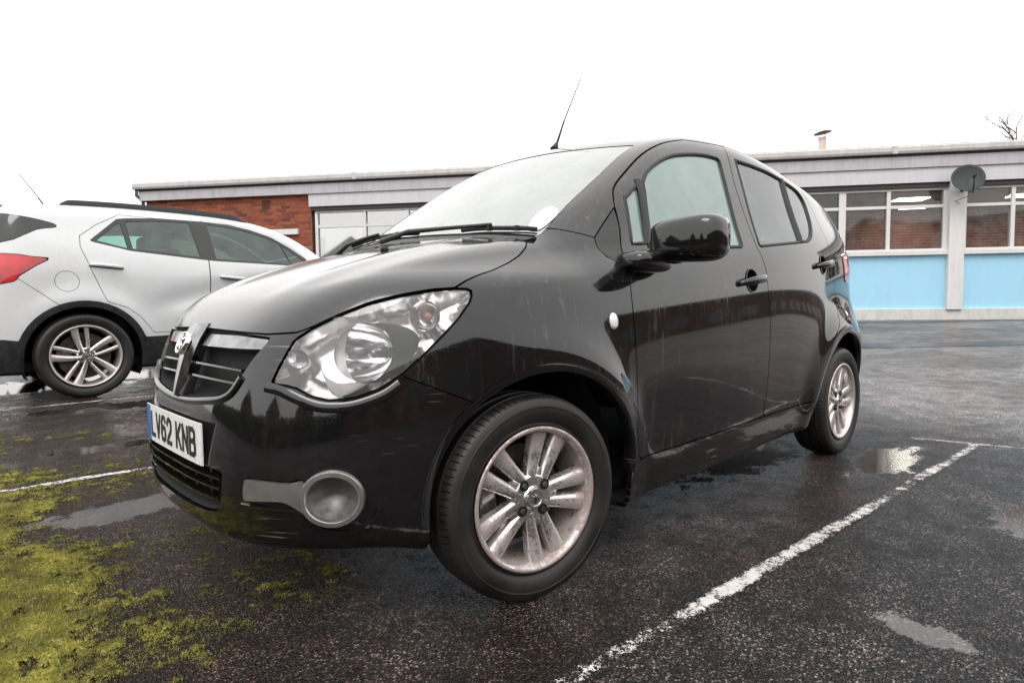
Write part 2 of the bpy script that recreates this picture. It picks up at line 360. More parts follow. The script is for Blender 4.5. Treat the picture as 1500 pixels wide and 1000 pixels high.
def axis_pts(c):
    near = np.arange(-4, 16.01, 0.25); far = np.array([20, 26, 36, 55, 90, 160, 300, 600]); lo = -np.array([600, 300, 160, 90, 55, 36, 26, 18, 12, 8, 6])
    return np.concatenate([lo, near, far])
gx, gy = axis_pts(0), axis_pts(0)
GX, GY = np.meshgrid(gx, gy, indexing='ij'); GZ = gz(GX, GY)
nx, ny = GX.shape
idx = np.arange(nx * ny).reshape(nx, ny)
quads = np.stack([idx[:-1, :-1], idx[1:, :-1], idx[1:, 1:], idx[:-1, 1:]], -1).reshape(-1, 4)
ground = mesh('car_park_ground', np.stack([GX, GY, GZ], -1).reshape(-1, 3), quads, M['asphalt'])
tag(ground, kind='structure')

# painted bay lines: worn thermoplastic, broken where the stones have come through
def line_mat():
    m, nt, b = mat_new('worn_line_paint'); L = nt.links
    t = N(nt, 'ShaderNodeTexCoord'); P = t.outputs['Object']
    n1 = N(nt, 'ShaderNodeTexNoise', Scale=16.0, Detail=9.0, Roughness=0.75); L.new(P, n1.inputs['Vector'])
    n2 = N(nt, 'ShaderNodeTexNoise', Scale=150.0, Detail=4.0, Roughness=0.7); L.new(P, n2.inputs['Vector'])
    n3 = N(nt, 'ShaderNodeTexNoise', Scale=2.3, Detail=2.0); L.new(P, n3.inputs['Vector'])
    uv = N(nt, 'ShaderNodeUVMap'); su = N(nt, 'ShaderNodeSeparateXYZ'); L.new(uv.outputs[0], su.inputs[0])
    edge = mth(nt, 'ABSOLUTE', mth(nt, 'SUBTRACT', su.outputs[1], 0.5))     # 0 centre .. 0.5 edge
    s = mth(nt, 'ADD', mth(nt, 'MULTIPLY', n1.outputs['Fac'], 0.42), mth(nt, 'MULTIPLY', n2.outputs['Fac'], 0.42))
    s = mth(nt, 'ADD', s, mth(nt, 'MULTIPLY', n3.outputs['Fac'], 0.24))
    s = mth(nt, 'SUBTRACT', s, mth(nt, 'MULTIPLY', mth(nt, 'POWER', edge, 3.0), 2.2))
    a = ramp(nt, s, [(0.528, (0, 0, 0)), (0.552, (1, 1, 1))])
    tr = N(nt, 'ShaderNodeBsdfTransparent'); mxs = N(nt, 'ShaderNodeMixShader')
    c = ramp(nt, n1.outputs['Fac'], [(0.35, (0.46, 0.42, 0.41)), (0.65, (0.74, 0.71, 0.70))]); L.new(c.outputs[0], b.inputs['Base Color'])
    b.inputs['Roughness'].default_value = 0.45
    bp = N(nt, 'ShaderNodeBump', Strength=0.8, Distance=0.003); L.new(n2.outputs['Fac'], bp.inputs['Height']); L.new(bp.outputs[0], b.inputs['Normal'])
    L.new(a.outputs[0], mxs.inputs[0]); L.new(tr.outputs[0], mxs.inputs[1]); L.new(b.outputs[0], mxs.inputs[2])
    L.new(mxs.outputs[0], nt.nodes['Material Output'].inputs['Surface']); return m
M['line'] = line_mat()
def road_line(name, a, b_, w, wob=0.006):
    a, b_ = np.array(a, float), np.array(b_, float); n = max(2, int(np.linalg.norm(b_ - a) / 0.06)); d = (b_ - a) / np.linalg.norm(b_ - a); q = np.array([-d[1], d[0]])
    V = []; F = []; UV = []
    for i in range(n + 1):
        c = a + (b_ - a) * i / n + q * (fbm(np.array([i * 0.13]), np.array([3.7]), 5)[0] - 0.5) * wob
        for sgn in (-1, 1):
            e = c + q * sgn * w / 2; V.append((e[0], e[1], float(gz(e[0], e[1])) + 0.004)); UV.append((i / n, 0.5 + sgn * 0.5))
    for i in range(n): F.append((2 * i, 2 * i + 2, 2 * i + 3, 2 * i + 1))
    o = mesh(name, V, F, M['line'])
    u = o.data.uv_layers.new(name='UVMap')
    for lp in o.data.loops: u.data[lp.index].uv = UV[lp.vertex_index]
    return tag(o, kind='structure')
road_line('bay_line', (-0.95, -1.075), (3.06, -1.285), 0.085)
road_line('bay_line', (-2.6, 1.62), (3.0, 1.40), 0.085)
road_line('bay_line', (-2.6, 3.86), (3.2, 3.90), 0.085)
road_line('bay_line', (3.02, -0.98), (3.35, -2.6), 0.07)
road_line('bay_line', (-2.6, 6.3), (3.2, 6.4), 0.085)

# two faint lines and a tarmac seam close to the building
# ------------------------------------------------------------------ building
BP1 = np.array([2.8135, 15.7305]); BE = np.array([0.5944, -0.80417]); BN = np.array([-0.80417, -0.5944]); BANG = math.atan2(BE[1], BE[0])
def bpt(s, dpt):                         # facade coordinates (along, into the building) to world x, y
    p = BP1 + BE * s - BN * dpt; return float(p[0]), float(p[1])
road_line('kerb_line', bpt(14, -1.5), bpt(26, -1.5), 0.06)
road_line('kerb_line', bpt(14, -2.1), bpt(26, -2.1), 0.05)
M['tar'] = simple('tar', (0.02, 0.02, 0.02), 0.35, noise=0.4, nscale=6, bump=0.3)
def patch(name, s0, s1, d0, d1, mat):
    V = []; F = []; n = 40
    for i in range(n + 1):
        s = s0 + (s1 - s0) * i / n
        for k, dd in enumerate((d0, d1)):
            x, y = bpt(s, dd + 0.05 * (random.random() - 0.5)); V.append((x, y, float(gz(x, y)) + 0.004))
    for i in range(n): F.append((2 * i, 2 * i + 2, 2 * i + 3, 2 * i + 1))
    return tag(fixn(mesh(name, V, F, mat)), kind='structure')
patch('tarmac_repair', 12.0, 27.0, -4.9, -4.4, M['tar'])
patch('tarmac_repair', 12.0, 27.0, -0.75, -0.02, M['tar'])

def brick_mat(name, scale_obj=True):
    m, nt, b = mat_new(name); L = nt.links
    t = N(nt, 'ShaderNodeTexCoord'); oi = N(nt, 'ShaderNodeObjectInfo')
    n = N(nt, 'ShaderNodeTexNoise', Scale=40.0, Detail=6.0); L.new(t.outputs['Object'], n.inputs['Vector'])
    r = ramp(nt, oi.outputs['Random'], [(0.0, (0.17, 0.046, 0.026)), (0.3, (0.28, 0.072, 0.034)), (0.6, (0.36, 0.095, 0.044)), (0.85, (0.25, 0.062, 0.032)), (1.0, (0.12, 0.040, 0.028))])
    f = ramp(nt, n.outputs['Fac'], [(0.3, (0.7,) * 3), (0.7, (1.2,) * 3)])
    L.new(mixc(nt, 1.0, r.outputs[0], f.outputs[0], 'MULTIPLY'), b.inputs['Base Color']); b.inputs['Roughness'].default_value = 0.8
    bp = N(nt, 'ShaderNodeBump', Strength=0.4, Distance=0.004); L.new(n.outputs['Fac'], bp.inputs['Height']); L.new(bp.outputs[0], b.inputs['Normal']); return m
def brickwall_mat(name, c1, c2, mortar, sc=1.0):
    m, nt, b = mat_new(name); L = nt.links
    t = N(nt, 'ShaderNodeTexCoord'); mp = N(nt, 'ShaderNodeMapping'); mp.inputs['Rotation'].default_value = (R(90), 0, 0); L.new(t.outputs['Object'], mp.inputs['Vector'])
    br = N(nt, 'ShaderNodeTexBrick'); L.new(mp.outputs[0], br.inputs['Vector'])
    br.inputs['Color1'].default_value = (*c1, 1); br.inputs['Color2'].default_value = (*c2, 1); br.inputs['Mortar'].default_value = (*mortar, 1)
    br.inputs['Scale'].default_value = sc; br.inputs['Brick Width'].default_value = 0.225; br.inputs['Row Height'].default_value = 0.075; br.inputs['Mortar Size'].default_value = 0.008
    n = N(nt, 'ShaderNodeTexNoise', Scale=3.0, Detail=7.0); L.new(t.outputs['Object'], n.inputs['Vector'])
    f = ramp(nt, n.outputs['Fac'], [(0.3, (0.7,) * 3), (0.7, (1.2,) * 3)])
    L.new(mixc(nt, 1.0, br.outputs['Color'], f.outputs[0], 'MULTIPLY'), b.inputs['Base Color']); b.inputs['Roughness'].default_value = 0.85
    bp = N(nt, 'ShaderNodeBump', Strength=0.6, Distance=0.01); L.new(br.outputs['Fac'], bp.inputs['Height']); bp.invert = True; L.new(bp.outputs[0], b.inputs['Normal']); return m
def weathered(name, c, dirt, amt, rough=0.55, zs=1.2):
    """painted board or render with rain streaks of grime"""
    m, nt, b = mat_new(name); L = nt.links
    t = N(nt, 'ShaderNodeTexCoord'); mp = N(nt, 'ShaderNodeMapping'); mp.inputs['Scale'].default_value = (6, 6, zs); L.new(t.outputs['Object'], mp.inputs['Vector'])
    n = N(nt, 'ShaderNodeTexNoise', Scale=1.6, Detail=9.0, Roughness=0.7); L.new(mp.outputs[0], n.inputs['Vector'])
    n2 = N(nt, 'ShaderNodeTexNoise', Scale=1.1, Detail=5.0); L.new(t.outputs['Object'], n2.inputs['Vector'])
    f = mth(nt, 'MULTIPLY', ramp(nt, n.outputs['Fac'], [(0.42, (0, 0, 0)), (0.75, (1, 1, 1))]).outputs[0], mth(nt, 'MULTIPLY', n2.outputs['Fac'], 2 * amt))
    L.new(mixc(nt, f, c, dirt), b.inputs['Base Color']); b.inputs['Roughness'].default_value = rough
    bp = N(nt, 'ShaderNodeBump', Strength=0.12, Distance=0.01); L.new(n.outputs['Fac'], bp.inputs['Height']); L.new(bp.outputs[0], b.inputs['Normal']); return m
M['brick'] = brick_mat('brick'); M['mortar'] = simple('mortar', (0.36, 0.25, 0.19), 0.9, noise=0.2)
M['brickwall'] = brickwall_mat('brickwall', (0.36, 0.10, 0.04), (0.22, 0.06, 0.03), (0.33, 0.24, 0.19))
M['reflection_brick'] = brickwall_mat('reflection_brick', (0.36, 0.13, 0.085), (0.27, 0.09, 0.06), (0.36, 0.22, 0.17))
M['fascia'] = weathered('fascia', (0.50, 0.49, 0.51), (0.20, 0.19, 0.19), 0.35)
M['lintel'] = weathered('lintel', (0.62, 0.61, 0.63), (0.30, 0.29, 0.29), 0.25)
M['gutter'] = weathered('gutter', (0.58, 0.57, 0.56), (0.22, 0.22, 0.2), 0.4)
M['white_frame'] = weathered('white_frame', (0.72, 0.71, 0.70), (0.35, 0.34, 0.32), 0.25)
M['blue_panel'] = weathered('blue_panel', (0.38, 0.71, 0.92), (0.40, 0.60, 0.70), 0.6)
M['plinth'] = weathered('plinth', (0.68, 0.67, 0.64), (0.30, 0.29, 0.26), 0.45, zs=3)
M['soffit'] = simple('soffit', (0.05, 0.045, 0.045), 0.8)
M['downpipe'] = simple('downpipe', (0.07, 0.07, 0.075), 0.4)
M['win_sky'] = glass('win_sky', (0.55, 0.57, 0.56), 0.02, 0.46)
M['win_room'] = glass('win_room', (0.93, 0.92, 0.90), 0.01, 0.0)
M['win_dull'] = glass('win_dull', (0.45, 0.47, 0.46), 0.10, 0.03, (0.35, 0.38, 0.36))
M['ceiling'] = simple('ceiling', (0.32, 0.15, 0.10), 0.9)
def emis(name, c, s):
    m, nt, b = mat_new(name); b.inputs['Base Color'].default_value = (*c, 1); b.inputs['Emission Color'].default_value = (*c, 1); b.inputs['Emission Strength'].default_value = s; return m
M['light_panel'] = emis('light_panel', (1.0, 0.97, 0.9), 16.0)

def at_building(name):
    return empty(name, (BP1[0], BP1[1], 0.0), BANG)
bld = at_building('school_building')
tag(bld, 'long single-storey flat-roofed brick building with white fascia and pale blue panels behind the cars', 'building')
Z0, ZP, ZS0, ZS1, ZH, ZL, ZF, ZG = 0.36, 0.645, 1.715, 1.805, 3.05, 3.14, 3.43, 3.70
S_END = 24.0
MB().box((0.35, 0.0, 0.3), (4.71, 0.3, ZF)).build('brick_wall', M['brickwall'], bld)
brick0 = None
# individually laid bricks on the part of the gable that shows above the white car
wall_part = bld.children[-1]
bmesh_brick = None
for row in range(16):
    z = 2.235 + row * 0.075
    x = 0.36 - (0.1125 if row % 2 else 0)
    while x < 4.70:
        a, b_ = max(x, 0.36), min(x + 0.215, 4.70)
        if b_ - a > 0.05:
            full = abs((b_ - a) - 0.215) < 1e-6
            if full and bmesh_brick is not None:
                o = bpy.data.objects.new('brick', bmesh_brick); col.objects.link(o); o.parent = wall_part
            else:
                o = MB().box((0, -0.012, 0), (b_ - a, 0.002, 0.065)).build('brick', M['brick'], wall_part)
                if full: bmesh_brick = o.data
            o.location = (a, random.uniform(-0.003, 0.001), z)
        x += 0.225
mo = MB().box((0.352, -0.004, 2.20), (4.708, -0.0005, ZF)).build('mortar_bed', M['mortar'], wall_part)
MB().box((3.46, -0.02, 3.14), (3.66, -0.013, 3.34)).build('air_brick', simple('air_brick', (0.09, 0.03, 0.02), 0.9), wall_part)
MB().box((3.55, -0.10, 2.51), (4.40, -0.013, 2.64), 0.006).build('ledge', M['white_frame'], wall_part)
# eaves: gutter, fascia board, lintel board
g = MB(); prof = [(-0.22, ZG), (-0.24, ZG + 0.04), (-0.24, ZG + 0.12), (-0.21, ZG + 0.14), (-0.02, ZG + 0.14), (-0.02, ZG)]
for s0, s1 in ((0.16, 5.9), (5.905, 11.9), (11.905, 17.2), (17.205, 20.2), (20.205, S_END)):
    V = [(s, y, z) for s in (s0, s1) for (y, z) in prof]; k = len(prof)
    F = [(i, (i + 1) % k, (i + 1) % k + k, i + k) for i in range(k)] + [tuple(range(k - 1, -1, -1)), tuple(range(k, 2 * k))]
    fixn(MB().add(V, F).build('gutter', M['gutter'], bld))
    if s0 > 1: MB().box((s0 - 0.05, -0.246, ZG - 0.005), (s0 + 0.045, -0.19, ZG + 0.146)).build('gutter_joint', M['gutter'], bld)
MB().box((0.26, -0.14, ZF), (S_END, 0.3, ZG - 0.004)).build('fascia_board', M['fascia'], bld)
MB().box((0.27, -0.146, ZG - 0.05), (S_END, -0.137, ZG - 0.003)).build('painted_gutter_shade', M['soffit'], bld)  # dark strip painted in as the shade below the gutter
MB().box((4.70, -0.10, ZL), (S_END, 0.3, ZF - 0.004)).build('lintel_board', M['lintel'], bld)
MB().box((4.72, -0.06, ZH), (S_END, 0.3, ZL - 0.003)).build('window_head', M['soffit'], bld)
MB().box((0.2, -0.20, ZG + 0.135), (S_END, 9.0, ZG + 0.16)).build('roof', M['gutter'], bld)
MB().box((0.35, 0.3, 0.3), (0.6, 9.0, ZF)).build('end_wall', M['brickwall'], bld)
dp = MB().tube([(0.22, -0.16, ZG), (0.22, -0.16, 3.56), (0.31, -0.06, 3.42), (0.31, -0.06, 0.4)], 0.04, 10).build('downpipe', M['downpipe'], bld, smooth=True)
# plinth, panels, windows
MB().box((4.72, -0.06, Z0 - 0.06), (S_END, 0.28, ZP), 0.008).build('plinth', M['plinth'], bld)
def bay(s0, s1, cuts, skins, wide=()):
    MB().box((s0, 0.0, ZP), (s1, 0.12, ZS0)).build('blue_panel', M['blue_panel'], bld)
    MB().box((s0, -0.09, ZS0), (s1, 0.12, ZS1), 0.006).build('window_sill', M['white_frame'], bld)
    w = empty('window_band', (0, 0, 0)); w.parent = bld
    e = [s0] + list(cuts) + [s1]
    TZ = 2.685
    fr = MB()
    fr.box((s0, 0.0, ZH - 0.05), (s1, 0.1, ZH)); fr.box((s0, 0.0, ZS1), (s1, 0.1, ZS1 + 0.04))
    for i, s in enumerate(e):
        hw = 0.065 if i in wide else 0.035
        a = s if i == 0 else s - hw; b_ = s if i == len(e) - 1 else s + hw
        if i == 0: b_ = s + 0.07
        if i == len(e) - 1: a = s - 0.07
        fr.box((a, -0.004, ZS1 + 0.04), (b_, 0.098, ZH - 0.05))
    fr.build('window_frame', M['white_frame'], w)
    for i in range(len(e) - 1):
        a, b_ = e[i] + 0.036, e[i + 1] - 0.036
        MB().box((a, 0.01, TZ - 0.03), (b_, 0.09, TZ + 0.03)).build('transom', M['white_frame'], w)
        for z0, z1 in ((ZS1 + 0.03, TZ - 0.03), (TZ + 0.03, ZH - 0.04)):
            MB().box((a, 0.045, z0), (b_, 0.051, z1)).build('pane', M[skins[i]], w)
bay(4.80, 11.30, [6.03, 7.07, 8.1, 9.15, 10.2], ['win_sky'] * 6)
bay(11.62, 18.27, [12.7, 13.75, 14.8, 16.335, 17.20], ['win_dull'] * 4 + ['win_room'] * 2, wide=(4,))
bay(18.55, 23.9, [19.44, 20.4, 21.4, 22.5], ['win_room'] * 5)
for a, b_ in ((11.30, 11.62), (18.27, 18.55)):
    MB().box((a, -0.11, ZP - 0.02), (b_, 0.2, ZL - 0.002), 0.006).build('pillar', M['white_frame'], bld)
# the room behind the right-hand windows: inner wall made up to stand for brick reflected in the panes, dark ceiling, lit panels
MB().box((15.0, 4.2, 0.5), (S_END, 4.4, 3.4)).build('inner_wall', M['reflection_brick'], bld)
MB().box((4.8, 3.0, 0.5), (14.95, 3.1, 3.4)).build('inner_wall', M['soffit'], bld)
MB().box((14.9, 0.31, 0.5), (15.0, 4.2, 3.4)).build('partition_wall', M['reflection_brick'], bld)
MB().box((4.8, 0.301, 3.10), (S_END, 4.2, 3.16)).build('ceiling', M['ceiling'], bld)
MB().box((4.8, 0.301, 0.45), (S_END, 4.2, 0.5)).build('floor', M['soffit'], bld)
for s0, d0, w_, l_ in ((18.05, 1.6, 0.62, 0.45), (18.75, 3.0, 0.6, 0.4), (20.4, 1.6, 0.75, 0.45), (21.6, 1.5, 0.62, 0.45), (22.6, 3.0, 0.6, 0.4)):
    MB().box((s0, d0, 3.085), (s0 + w_, d0 + l_, 3.098)).build('ceiling_light', M['light_panel'], bld)
nb = MB(); nb.box((16.95, 4.15, 1.95), (17.6, 4.195, 2.95)); nb.build('reflected_window', M['white_frame'], bld)  # white board made up to stand for a window reflected in the panes
MB().box((16.95, 4.14, 1.80), (17.6, 4.19, 1.95)).build('painted_window_shadow', M['soffit'], bld)  # dark box painted in as the shadow beneath the reflected window

# satellite dish on the pillar
dish = at_building('satellite_dish'); tag(dish, 'round dark grey satellite dish mounted on the white pillar between the windows', 'satellite dish')
M['dish'] = simple('dish', (0.024, 0.030, 0.031), 0.6, noise=0.25, nscale=8)
c0 = Vector((18.42, -0.40, 3.12)); ax = Vector((-0.22, -0.93, 0.28)).normalized()
rotm = ax.to_track_quat('Z', 'Y').to_matrix()
d = MB(); d.lathe([(0.0001, 0.0), (0.1, 0.005), (0.2, 0.022), (0.28, 0.046), (0.325, 0.064), (0.33, 0.06), (0.32, 0.052), (0.2, 0.012), (0.0001, -0.008)], 48, 'z')
d.V = [tuple(rotm @ (Vector(v) * 0.84) + c0) for v in d.V]; fixn(d.build('reflector', M['dish'], dish, smooth=True))
lnb = c0 + ax * 0.36 + Vector((0.03, 0, -0.11))
MB().tube([c0 + Vector((0.02, 0, -0.25)), c0 + Vector((0.03, -0.15, -0.28)), lnb + Vector((0, 0, -0.03))], 0.012, 8).build('feed_arm', M['black_plastic'], dish, smooth=True)
MB().tube([lnb - ax * -0.06, lnb - ax * 0.06], [0.028, 0.022], 12).build('receiver', M['black_plastic'], dish, smooth=True)
MB().tube([c0 + Vector((0, 0.03, -0.02)), c0 + Vector((-0.05, 0.2, -0.12)), Vector((18.48, -0.11, 2.93))], 0.02, 8).build('bracket', M['black_plastic'], dish, smooth=True)
MB().tube([c0 + Vector((0.02, -0.05, -0.32)), c0 + Vector((-0.14, 0.15, -0.40)), Vector((18.44, -0.118, 2.70))], 0.006, 6).build('cable', M['black_plastic'], dish, smooth=True)

# flue on the roof
fl = at_building('roof_flue'); tag(fl, 'short pale metal flue with a flat rusty rain cap on the roof', 'flue')
fc = (16.40, 1.6)
fb = MB(); fb.lathe([(0.085, 3.9), (0.085, 4.52), (0.078, 4.52), (0.078, 3.9)], 20, 'z'); fb.V = [(v[0] + fc[0], v[1] + fc[1], v[2]) for v in fb.V]
fixn(fb.build('pipe', weathered('flue_metal', (0.55, 0.47, 0.42), (0.25, 0.12, 0.07), 0.6), fl, smooth=True))
cp = MB(); cp.lathe([(0.0001, 4.66), (0.1, 4.655), (0.19, 4.625), (0.19, 4.615), (0.0001, 4.62)], 24, 'z'); cp.V = [(v[0] + fc[0], v[1] + fc[1], v[2] + v[0] * 0.14) for v in cp.V]
fixn(cp.build('rain_cap', simple('rusty_cap', (0.06, 0.035, 0.028), 0.7, noise=0.4), fl, smooth=True))
for q in (0.6, 2.7, 4.8):
    MB().tube([(fc[0] + 0.08 * math.cos(q), fc[1] + 0.08 * math.sin(q), 4.50), (fc[0] + 0.1 * math.cos(q), fc[1] + 0.1 * math.sin(q), 4.63 + 0.022 * math.cos(q))], 0.006, 6).build('cap_strut', M['downpipe'], fl)

# ------------------------------------------------------------------ car bodies: an implicit solid, meshed and cut into panels
def spline(xs, ys):
    xs = np.array(xs, float); ys = np.array(ys, float); n = len(xs)
    A = np.zeros((n, n)); b = np.zeros(n); A[0, 0] = A[-1, -1] = 1; h = np.diff(xs)
    for i in range(1, n - 1):
        A[i, i - 1] = h[i - 1]; A[i, i] = 2 * (h[i - 1] + h[i]); A[i, i + 1] = h[i]
        b[i] = 6 * ((ys[i + 1] - ys[i]) / h[i] - (ys[i] - ys[i - 1]) / h[i - 1])
    Mm = np.linalg.solve(A, b)
    s0 = (ys[1] - ys[0]) / h[0] - h[0] * Mm[1] / 6; s1 = (ys[-1] - ys[-2]) / h[-1] + h[-1] * Mm[-2] / 6
    T = np.linspace(xs[0], xs[-1], 4000); i = np.clip(np.searchsorted(xs, T) - 1, 0, n - 2)
    a = xs[i + 1] - T; c = T - xs[i]; hh = h[i]
    Vv = (Mm[i] * a ** 3 + Mm[i + 1] * c ** 3) / (6 * hh) + (ys[i] / hh - Mm[i] * hh / 6) * a + (ys[i + 1] / hh - Mm[i + 1] * hh / 6) * c
    def f(x):
        return np.interp(x, T, Vv) + np.where(x < xs[0], (x - xs[0]) * s0, 0) + np.where(x > xs[-1], (x - xs[-1]) * s1, 0)
    return f
def smax(a, b, k):
    h = np.maximum(k - np.abs(a - b), 0) / k
    return np.maximum(a, b) + h * h * k * 0.25
def sstep(a, b, x):
    t = np.clip((x - a) / (b - a), 0, 1); return t * t * (3 - 2 * t)
def grad(F, P, e=2e-4):
    g = []
    for i in range(3):
        o = np.zeros(3); o[i] = e
        A, B = P + o, P - o
        g.append((F(A[:, 0], A[:, 1], A[:, 2]) - F(B[:, 0], B[:, 1], B[:, 2])) / (2 * e))
    return np.stack(g, -1)
def project(F, P, n=3):
    for _ in range(n):
        g = grad(F, P); v = F(P[:, 0], P[:, 1], P[:, 2])
        P = P - g * (v / np.maximum((g * g).sum(1), 1e-6))[:, None]
    return P
def normals_of(F, P):
    g = grad(F, P); return g / np.linalg.norm(g, axis=1, keepdims=True)
def surface_net(F, lo, hi, h):
    ax = [np.arange(lo[i], hi[i] + h, h) for i in range(3)]
    X, Y, Z = np.meshgrid(*ax, indexing='ij'); f = F(X, Y, Z); s = f < 0
    n = np.array(f.shape) - 1
    acc = np.zeros((*n, 3)); cnt = np.zeros(n)
    def sl(a, off): return a[off[0]:off[0] + n[0], off[1]:off[1] + n[1], off[2]:off[2] + n[2]]
    cs = [(i, j, k) for i in (0, 1) for j in (0, 1) for k in (0, 1)]
    for a in cs:
        for axn in range(3):
            if a[axn] == 0:
                b = list(a); b[axn] = 1
                fa, fb = sl(f, a), sl(f, b); mk = (fa < 0) != (fb < 0)
                t = np.where(mk, fa / np.where(mk, fa - fb, 1), 0)
                p = np.zeros((*n, 3)); 
                for d in range(3): p[..., d] = a[d]
                p[..., axn] += t
                acc += p * mk[..., None]; cnt += mk
    on = cnt > 0
    vid = -np.ones(n, int); vid[on] = np.arange(on.sum())
    ijk = np.argwhere(on)
    V = np.array(lo) + (ijk + acc[on] / cnt[on][:, None]) * h
    Q = []
    for axn in range(3):
        u, w = (axn + 1) % 3, (axn + 2) % 3
        a = [slice(None)] * 3; b = [slice(None)] * 3
        a[axn] = slice(0, -1); b[axn] = slice(1, None)
        sa, sb = s[tuple(a)], s[tuple(b)]
        e = np.argwhere(sa != sb)
        ok = (e[:, u] > 0) & (e[:, w] > 0) & (e[:, u] < n[u]) & (e[:, w] < n[w]); e = e[ok]
        def cell(du, dw):
            c = e.copy(); c[:, u] += du; c[:, w] += dw; return vid[c[:, 0], c[:, 1], c[:, 2]]
        q = np.stack([cell(-1, -1), cell(0, -1), cell(0, 0), cell(-1, 0)], 1)
        fl = ~sa[e[:, 0], e[:, 1], e[:, 2]]
        q[fl] = q[fl][:, ::-1]; Q.append(q)
    Q = np.concatenate(Q); Q = Q[(Q >= 0).all(1)]
    T = np.concatenate([Q[:, [0, 1, 2]], Q[:, [0, 2, 3]]])
    return V, T
def compact(V, T):
    used = np.unique(T); mp = -np.ones(len(V), int); mp[used] = np.arange(len(used)); return V[used], mp[T]
def clip_mesh(V, T, d):
    """keep the part of the mesh where d < 0"""
    d = np.where(np.abs(d) < 1e-6, 1e-6, d)
    ins = d[T] < 0; c = ins.sum(1)
    keep = T[c == 3]; new_T = [keep]
    edges = {}; extra = []
    def ev(i, j):
        k = (i, j) if i < j else (j, i)
        if k not in edges:
            t = d[k[0]] / (d[k[0]] - d[k[1]]); edges[k] = len(V) + len(extra); extra.append(V[k[0]] + (V[k[1]] - V[k[0]]) * t)
        return edges[k]
    out = []
    for tri, m in zip(T[(c == 1) | (c == 2)], ins[(c == 1) | (c == 2)]):
        if m.sum() == 1:
            i = int(np.argmax(m)); a, b, e = tri[i], tri[(i + 1) % 3], tri[(i + 2) % 3]
            out.append((a, ev(a, b), ev(a, e)))
        else:
            i = int(np.argmin(m)); a, b, e = tri[i], tri[(i + 1) % 3], tri[(i + 2) % 3]
            p, q = ev(a, b), ev(a, e); out.append((p, b, e)); out.append((p, e, q))
    if out: new_T.append(np.array(out, int))
    V2 = np.concatenate([V, np.array(extra)]) if extra else V
    T2 = np.concatenate(new_T) if len(new_T) else T[:0]
    if len(T2) == 0: return V[:0], T[:0]
    return compact(V2, T2)
def poly_sd(poly, U, W):
    """signed distance to a 2-D polygon, negative inside"""
    poly = np.asarray(poly, float); a = poly; b = np.roll(poly, -1, 0)
    best = np.full(U.shape, 1e9); inside = np.zeros(U.shape, bool)
    for (x0, y0), (x1, y1) in zip(a, b):
        ex, ey = x1 - x0, y1 - y0; px, py = U - x0, W - y0
        t = np.clip((px * ex + py * ey) / max(ex * ex + ey * ey, 1e-12), 0, 1)
        best = np.minimum(best, (px - ex * t) ** 2 + (py - ey * t) ** 2)
        cond = (y0 > W) != (y1 > W)
        with np.errstate(divide='ignore', invalid='ignore'):
            xi = x0 + (W - y0) * ex / (ey if abs(ey) > 1e-12 else 1e-12)
        inside ^= cond & (U < xi)
    dd = np.sqrt(best); return np.where(inside, -dd, dd)
def catmull(pts, n=6, closed=True):
    P = np.asarray(pts, float); m = len(P); out = []
    for i in range(m if closed else m - 1):
        if closed: a, b, c, d = P[(i - 1) % m], P[i], P[(i + 1) % m], P[(i + 2) % m]
        else: a, b, c, d = P[max(i - 1, 0)], P[i], P[i + 1], P[min(i + 2, m - 1)]
        for k in range(n):
            t = k / n; out.append(0.5 * (2 * b + (c - a) * t + (2 * a - 5 * b + 4 * c - d) * t * t + (3 * b - a - 3 * c + d) * t ** 3))
    if not closed: out.append(P[-1])
    return np.array(out)
def boundary_edges(T):
    e = np.concatenate([T[:, [0, 1]], T[:, [1, 2]], T[:, [2, 0]]]); k = np.sort(e, 1)
    _, inv, cn = np.unique(k, axis=0, return_inverse=True, return_counts=True); inv = inv.ravel()
    return e[cn[inv] == 1]

